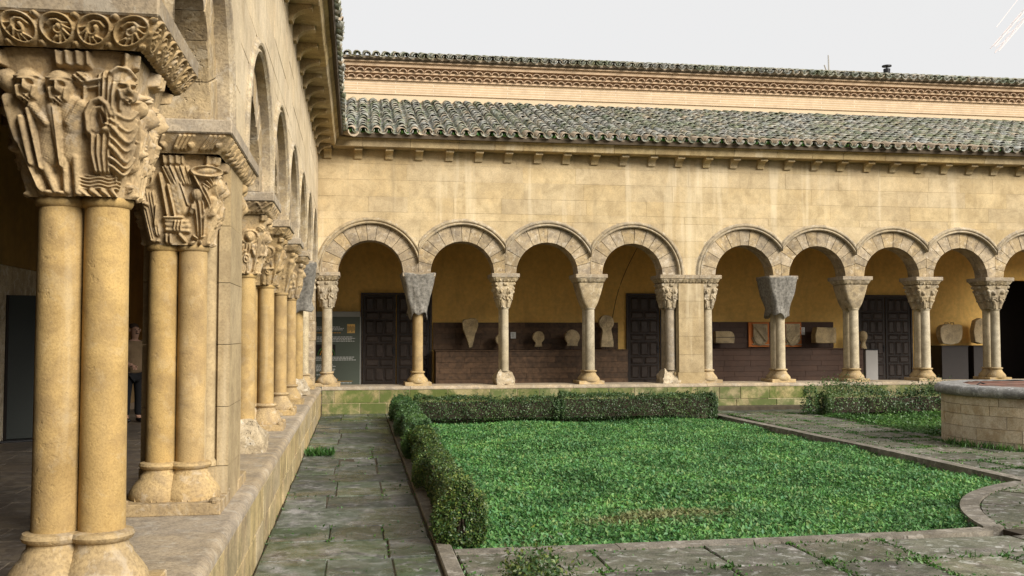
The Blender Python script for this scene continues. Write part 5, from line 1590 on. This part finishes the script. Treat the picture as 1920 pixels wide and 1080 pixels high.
def flat_label(label, x0, x1, z0, z1, group='white labels'):
    t = tag(empty('wall_label', ((x0 + x1) / 2, YB - .06, z0)), label, 'label', group); iv = Matrix.Translation(((x0 + x1) / 2, YB - .06, z0)).inverted()
    mb = MB(); mb.box(x0, x1, YB - .075, YB - .066, z0, z1, .001); o = mb.build('card', M['paper'], t); o.matrix_parent_inverse = iv
    mb = MB()
    for k in range(5): mb.box(x0 + .02, x1 - .02 - .02 * (k % 2), YB - .0765, YB - .0755, z1 - .03 - .025 * k, z1 - .022 - .025 * k)
    o = mb.build('print', M['board'], t); o.matrix_parent_inverse = iv
flat_label('small white label on the plank back right of the thin pale column', 3.86, 3.99, 1.52, 1.68)
flat_label('small white label right of the second coat of arms', 11.64, 11.75, 1.60, 1.80)
slab_thing('worked_stone', 'rounded two-part stone block beside the pier', 'stone block', [(9.10, 1.39), (9.60, 1.39), (9.61, 1.54), (9.61, 1.545), (9.60, 1.62), (9.55, 1.68), (9.46, 1.70), (9.10, 1.70)], YS, .2, 'stele',
           lambda t, iv: setattr(MB().box(9.09, 9.62, YS - .206, YS - .196, 1.535, 1.55).build('joint', M['blackbox'], t), 'matrix_parent_inverse', iv), .005, 8)
slab_thing('worked_stone', 'plain rectangular stone block at the right end of the reddish bench', 'stone block', [(11.80, 1.39), (12.36, 1.39), (12.37, 1.60), (12.36, 1.79), (11.85, 1.80), (11.79, 1.60)], YS, .26, 'stele', None, .008, 9)
def arms(label, x0, x1, seed, kind):
    z0, z1 = 1.285, 1.935
    t = tag(empty('coat_of_arms', ((x0 + x1) / 2, YB - .1, z0)), label, 'coat of arms', 'coats of arms on orange boards'); iv = Matrix.Translation(((x0 + x1) / 2, YB - .1, z0)).inverted()
    def put(nm, mb, mt, sm=False): o = mb.build(nm, M[mt], t, sm); o.matrix_parent_inverse = iv
    mb = MB(); mb.box(x0, x1, YB - .11, YB - .07, z0, z1, .004); put('mounting_board', mb, 'orange')
    cx = (x0 + x1) / 2 + .02; w = (x1 - x0) * .34
    sh = [(cx - w, 1.88), (cx + w, 1.88), (cx + w, 1.55), (cx + w * .8, 1.44), (cx + w * .4, 1.37), (cx, 1.345), (cx - w * .4, 1.37), (cx - w * .8, 1.44), (cx - w, 1.55)]
    mb = MB(); mb.poly([(p[0], YB - .17, p[1]) for p in sh], [(p[0], YB - .11, p[1]) for p in sh])
    r = random.Random(seed)
    if kind == 0:
        mb.tube([(cx - w * .8, YB - .172, 1.82), (cx + w * .7, YB - .172, 1.45)], .035, 6)
        for px, pz in ((-.1, 1.78), (.12, 1.75), (-.13, 1.55)): mb.tube([(cx + px + .035 * math.cos(k * PI / 5), YB - .172, pz + .035 * math.sin(k * PI / 5)) for k in range(11)], .014, 5)
    else:
        for a in range(4):
            for b in range(4): mb.tube([(cx - .15 + a * .1, YB - .172, 1.45 + b * .11), (cx - .10 + a * .1, YB - .172, 1.50 + b * .11)], .02, 5)
        for a in range(8): mb.tube([(cx, YB - .172, 1.65), (cx + .14 * math.cos(a * PI / 4), YB - .172, 1.65 + .16 * math.sin(a * PI / 4))], [.02, .012], 5)
    mb.noise(.004, 14, seed); put('stone_shield', mb, 'stele')
    mb = MB(); mb.tube([(p[0] * 1.0 + (p[0] - cx) * .10, YB - .13, p[1] - .015) for p in sh[2:]] , .018, 6)
    for k in range(5): mb.tube([(cx - w * 1.1 + k * .03, YB - .125, 1.36 + .02 * math.sin(k)), (cx - w * .7 + k * .1, YB - .125, 1.345)], .014, 5)
    mb.tube([(p[0] + (p[0] - cx) * .07, YB - .14, p[1]) for p in (sh[0], sh[1])], .016, 6)
    mb.noise(.006, 12, seed); put('carved_border', mb, 'stele')
arms('stone shield with a diagonal band on an orange board', 10.17, 10.74, 2, 0)
arms('stone shield with a quartered chain pattern on an orange board', 11.08, 11.64, 4, 1)
# head on its grey pedestal before the right-hand door
pd = tag(empty('pedestal', (13.32, 24.4, Z_FLOOR)), 'grey square pedestal in front of the right-hand dark door', 'pedestal')
mb = MB(); mb.box(-.17, .17, -.17, .17, 0, 1.08, .006); mb.build('block', M['plinth_grey'], pd)
mb = MB(); mb.box(-.19, .19, -.19, .19, 1.081, 1.11, .004); mb.build('top_plate', M['iron'], pd)
hd_ = tag(empty('portrait_bust', (13.17, 24.4, Z_FLOOR + 1.11)), 'small carved stone head standing on the grey pedestal', 'sculpture')
mb = MB(); mb.lathe([(.10, 0), (.085, .06), (.06, .13), (.055, .18), (.085, .22), (.11, .29), (.115, .36), (.095, .43), (.05, .47), (.005, .48)], 0, 0, 18)
for v in mb.bm.verts:
    if .2 < v.co.z < .45 and v.co.y < -.06 and abs(v.co.x) < .03: v.co.y -= .02
mb.noise(.008, 11, 2); mb.build('stone_body', M['stele'], hd_, True)
# stones on dark boxes at the far right
def dark_box(label, x0, x1):
    t = tag(empty('display_box', ((x0 + x1) / 2, 24.5, Z_FLOOR)), label, 'box', 'dark display boxes'); iv = Matrix.Translation(((x0 + x1) / 2, 24.5, Z_FLOOR)).inverted()
    mb = MB(); mb.box(x0, x1, 24.22, YB - .003, Z_FLOOR + .002, 1.28, .005); o = mb.build('carcass', M['blackbox'], t); o.matrix_parent_inverse = iv
    mb = MB(); mb.box(x0 - .01, x1 + .01, 24.2, YB - .002, 1.281, 1.31, .004); o = mb.build('bench_top', M['blackbox'], t); o.matrix_parent_inverse = iv
dark_box('dark display box under the broad squarish stone', 15.30, 16.06); dark_box('dark display box half hidden by the rightmost column', 16.22, 17.0)
slab_thing('worn_stone', 'broad squarish worn stone above the dark display box', 'carved stone', [(15.42, 1.50), (15.48, 1.37), (15.70, 1.34), (15.92, 1.38), (16.02, 1.50), (16.06, 1.68), (16.04, 1.84), (15.95, 1.88), (15.76, 1.86), (15.66, 1.89), (15.50, 1.86), (15.41, 1.78), (15.40, 1.62)], 24.62, .2, 'stele',
           lambda t, iv: [setattr(MB().tube([(x, 24.5, 1.86), (x, 24.5, 1.92), (x + .1, 24.5, 1.92), (x + .1, 24.5, 1.86)], .01, 5).build('iron_clip', M['iron'], t), 'matrix_parent_inverse', iv) for x in (15.58, 15.74)], .016, 12)
slab_thing('worn_stone', 'upright pale stone half hidden behind the rightmost column', 'carved stone', [(16.42, 1.40), (16.60, 1.35), (16.86, 1.36), (16.9, 1.7), (16.85, 2.0), (16.6, 2.05), (16.45, 1.98), (16.38, 1.7)], 24.62, .18, 'stele', None, .014, 14)
# information board beside the left door
ib = tag(empty('information_board', (-.25, YB - .1, .3)), 'green-grey information board with white print beside the left wooden door', 'sign'); ivb = Matrix.Translation((-.25, YB - .1, .3)).inverted()
def putb(nm, mb, mt): o = mb.build(nm, M[mt], ib); o.matrix_parent_inverse = ivb
mb = MB(); mb.box(-1.1, .09, YB - .10, YB - .06, .18, 2.06, .003); putb('panel', mb, 'board')
mb = MB(); mb.box(-1.11, .10, YB - .11, YB - .05, 2.06, 2.19, .004); mb.box(.09, .115, YB - .105, YB - .055, .18, 2.06, .003); putb('top_rail', mb, 'board_frame')
def text_lines(x0, x1, zs, mt, r, hgt=.018):
    for z in zs:
        mb = MB(); x = x0
        end = x1 - r.uniform(0, .12)
        while x < end:
            w = r.uniform(.025, .075); mb.box(x, min(x + w, end), YB - .1025, YB - .1005, z, z + hgt); x += w + .012
        putb('text_line', mb, mt)
rt_ = random.Random(2)
text_lines(-1.0, -.28, [1.80, 1.765, 1.73], 'ink', rt_); text_lines(-1.0, -.28, [1.66], 'ink_orange', rt_, .014)
text_lines(-1.0, 0.0, [1.555, 1.52, 1.485, 1.45], 'ink', rt_); text_lines(-1.0, 0.0, [1.06, 1.025, .99], 'ink', rt_)
text_lines(-1.0, -.48, [.87, .835, .80, .765, .73], 'ink', rt_); text_lines(-1.0, -.5, [.63], 'ink', rt_)
mb = MB(); mb.box(-1.0, -.08, YB - .1025, YB - .1005, .475, .482); putb('rule', mb, 'ink_orange')
text_lines(-1.0, -.08, [.43], 'ink', rt_); text_lines(-1.0, -.08, [.335, .30, .265], 'ink', rt_)
tc = bpy.data.curves.new('heading', 'FONT'); tc.body = 'de la colegiata'; tc.size = .075; tc.extrude = .0006; tc.materials.append(M['ink_orange'])
tmp = link('heading_curve', tc); bpy.context.view_layer.update()
hm = bpy.data.meshes.new_from_object(tmp.evaluated_get(bpy.context.evaluated_depsgraph_get())); bpy.data.objects.remove(tmp); bpy.data.curves.remove(tc)
o = link('heading', hm, ib, (-.86, YB - .1015, .505), (PI / 2, 0, 0)); o.matrix_parent_inverse = ivb
mb = MB(); mb.box(-.22, -.03, YB - .103, YB - .1005, 1.66, 1.88); putb('picture', mb, 'ochre')
mb = MB()
for k in range(6): mb.box(-.21 + .03 * k, -.19 + .03 * k, YB - .1045, YB - .1032, 1.68 + .02 * (k % 3), 1.84 - .02 * (k % 2))
putb('picture_figures', mb, 'dado')
mb = MB(); mb.box(-1.0, -.5, YB - .103, YB - .1005, 1.11, 1.38); putb('picture', mb, 'blackbox')
for q, (rr_, mt) in enumerate(((.20, 'weed'), (.145, 'ink_orange'), (.09, 'weed'))):
    mb = MB(); mb.tube([(-.72 + rr_ * math.cos(PI * k / 12), YB - .1035, 1.12 + rr_ * math.sin(PI * k / 12)) for k in range(13)], .014, 4); putb('picture_arch', mb, mt)
# cable hanging from the ceiling to the keyhole stone
mb = MB(); mb.tube([(7.10, 24.4, 4.55)] + [(7.10 - .68 * t - .12 * math.sin(PI * t), 24.4 + .1 * t, 3.9 - 1.87 * t - .03 * math.sin(PI * t)) for t in [k / 10 for k in range(11)]], .009, 5)
o = mb.build('hanging_cable', M['cable']); tag(o, 'thin dark cable slanting down to the keyhole-shaped stone', 'cable')
# dark tall panel standing in the left gallery
sp = tag(empty('standing_panel', (-4.6, 15.2, Z_FLOOR)), 'tall dark green panel on a flat foot in the left gallery', 'panel')
mb = MB(); mb.box(-.02, .02, -.34, .34, .04, 2.08, .004); mb.build('panel', M['panel_dark'], sp, rot=(0, 0, math.radians(-62)))
mb = MB(); mb.box(-.2, .2, -.45, .45, 0.008, .035, .004); mb.build('foot', M['iron'], sp, rot=(0, 0, math.radians(-62)))

# ================================================================== VISITOR IN THE LEFT GALLERY
def person():
    p = tag(empty('person', (-3.8, 18.0, Z_FLOOR + .008)), 'visitor in a tan jacket and dark trousers standing in the dim left gallery', 'person')
    p.rotation_euler = (0, 0, math.radians(35))
    def skin(nm, V, E, R, mt, sub=2):
        me = bpy.data.meshes.new(nm); me.from_pydata(V, E, []); me.materials.append(mt)
        o = link(nm, me, p); o.modifiers.new('skin', 'SKIN').use_smooth_shade = True
        for i, r in enumerate(R): me.skin_vertices[0].data[i].radius = (r, r) if not isinstance(r, tuple) else r
        me.skin_vertices[0].data[0].use_root = True
        s = o.modifiers.new('sub', 'SUBSURF'); s.levels = sub; s.render_levels = sub
        return o
    tan = simple('tan jacket cloth', (.2, .135, .075), .9, .1, 20, .3); navy = simple('dark trousers', (.010, .010, .011), .9, .1)
    skn = simple('skin', (.36, .21, .145), .6, .03); hair = simple('brown hair', (.05, .03, .02), .7, .1); shoe = simple('black shoes', (.012, .011, .01), .5, .1)
    # body: pelvis, spine, neck, head, legs, arms as one figure
    V = [(0, 0, .86), (0, 0, 1.02), (0, -.01, 1.22), (0, -.01, 1.34), (0, -.02, 1.42), (0, -.04, 1.50), (0, -.05, 1.58), (0, -.04, 1.65),
         (.09, 0, .80), (.10, -.02, .46), (.10, .01, .09), (.11, -.10, .04), (-.09, 0, .80), (-.10, .02, .46), (-.10, .05, .09), (-.11, -.06, .04),
         (.18, -.01, 1.33), (.24, .02, 1.08), (.20, -.14, .90), (.19, -.20, .86), (-.18, -.01, 1.33), (-.25, .0, 1.07), (-.16, -.18, .99), (-.11, -.24, .98)]
    E = [(0, 1), (1, 2), (2, 3), (3, 4), (4, 5), (5, 6), (6, 7), (0, 8), (8, 9), (9, 10), (10, 11), (0, 12), (12, 13), (13, 14), (14, 15), (3, 16), (16, 17), (17, 18), (18, 19), (3, 20), (20, 21), (21, 22), (22, 23)]
    R = [(.15, .11), (.14, .11), (.16, .12), (.13, .09), .055, (.075, .085), (.085, .1), (.06, .07), .085, .06, .045, .04, .085, .06, .045, .04, .06, .05, .04, .035, .06, .05, .04, .035]
    skin('body', V, E, R, skn)
    j = skin('jacket', [(0, 0, .80), (0, 0, 1.0), (0, -.01, 1.22), (0, -.01, 1.36), (0, -.015, 1.40), (.19, -.01, 1.33), (.25, .02, 1.08), (.21, -.13, .92), (-.19, -.01, 1.33), (-.26, 0, 1.07), (-.17, -.17, .99)],
             [(0, 1), (1, 2), (2, 3), (3, 4), (3, 5), (5, 6), (6, 7), (3, 8), (8, 9), (9, 10)], [(.20, .155), (.19, .155), (.2, .155), (.18, .135), (.105, .095), .112, .088, .072, .112, .088, .072], tan)
    skin('trousers', [(0, 0, .86), (.095, 0, .78), (.105, -.02, .45), (.105, .01, .10), (-.095, 0, .78), (-.105, .02, .45), (-.105, .05, .10)], [(0, 1), (1, 2), (2, 3), (0, 4), (4, 5), (5, 6)], [(.15, .12), .105, .082, .07, .105, .082, .07], navy)
    for sx, y0 in ((.105, 0), (-.105, .045)):
        skin('shoe', [(sx, y0 + .04, .05), (sx, y0 - .08, .045), (sx, y0 - .17, .035)], [(0, 1), (1, 2)], [(.055, .05), (.05, .042), (.042, .03)], shoe, 1)
    skin('hair', [(0, -.01, 1.60), (0, -.01, 1.66), (0, -.03, 1.685)], [(0, 1), (1, 2)], [(.088, .085), (.09, .095), (.06, .07)], hair)
    # face features
    mb = MB(); mb.lathe([(.004, -.02), (.016, -.012), (.014, .01), (.005, .025)], 0, -.155, 8); mb.build('nose', skn, p, True, loc=(0, 0, 1.565))
    for s_ in (-1, 1):
        mb = MB(); mb.lathe([(.002, -.012), (.011, 0), (.002, .012)], s_ * .032, -.138, 8); mb.build('eye', hair, p, True, loc=(0, 0, 1.595))
        mb = MB(); mb.lathe([(.004, -.03), (.014, 0), (.004, .03)], s_ * .09, -.045, 8); mb.build('ear', skn, p, True, loc=(0, 0, 1.58))
    mb = MB(); mb.tube([(-.025, -.135, 1.525), (0, -.143, 1.523), (.025, -.135, 1.525)], .006, 5); mb.build('mouth', hair, p)
    # hands with separate fingers
    for hx, hy, hz, sg in ((.19, -.20, .86, 1), (-.11, -.24, .98, -1)):
        skin('hand', [(hx, hy + .02, hz + .01), (hx, hy - .03, hz - .015), (hx, hy - .06, hz - .03)], [(0, 1), (1, 2)], [(.03, .022), (.038, .018), (.034, .014)], skn, 1)
        for f in range(4):
            ox = (f - 1.5) * .019; ln = (.055, .07, .066, .05)[f]
            skin('finger', [(hx + ox, hy - .05, hz - .028), (hx + ox, hy - .05 - ln * .6, hz - .045), (hx + ox, hy - .05 - ln, hz - .075)], [(0, 1), (1, 2)], [.0095, .0088, .008], skn, 1)
        skin('thumb', [(hx - sg * .03, hy - .005, hz), (hx - sg * .052, hy - .035, hz - .015), (hx - sg * .05, hy - .06, hz - .03)], [(0, 1), (1, 2)], [.0115, .0105, .009], skn, 1)
person()

# ================================================================== FAR CRANE, pale against the cloud
cr = tag(empty('crane', (60, 90, -.2)), 'pale crane jib barely showing against the white sky, top right', 'crane')
M['crane'] = simple('overexposed crane', (.80, .70, .66), .6, .02)  # overexposure against the sky put into the colour as a pale tone
def lattice(p0, p1, w, n, nm):
    mb = MB(); p0, p1 = Vector(p0), Vector(p1); d = (p1 - p0).normalized(); a = d.cross(Vector((0, 1, 0))).normalized() * w; b = Vector((0, 1, 0)) * w
    cs = [a + b, a - b, -a - b, -a + b]
    for c in cs: mb.tube([p0 + c, p1 + c], .04, 5)
    for k in range(n):
        q0, q1 = p0.lerp(p1, k / n), p0.lerp(p1, (k + 1) / n)
        for i in range(4): mb.tube([q0 + cs[i], q1 + cs[(i + 1) % 4]], .018, 4)
    o = mb.build(nm, M['crane'], cr, loc=(-60, -90, .2)); return o
lattice((63.3, 90, 30.1), (82, 90, 50.6), .32, 16, 'jib')
lattice((76, 90, -.2), (76, 90, 44.0), .6, 20, 'mast')
mb = MB(); mb.tube([(63.55, 90, 32.4), (76, 90, 47.5)], .03, 5); mb.build('stay_cable', M['crane'], cr, loc=(-60, -90, .2))
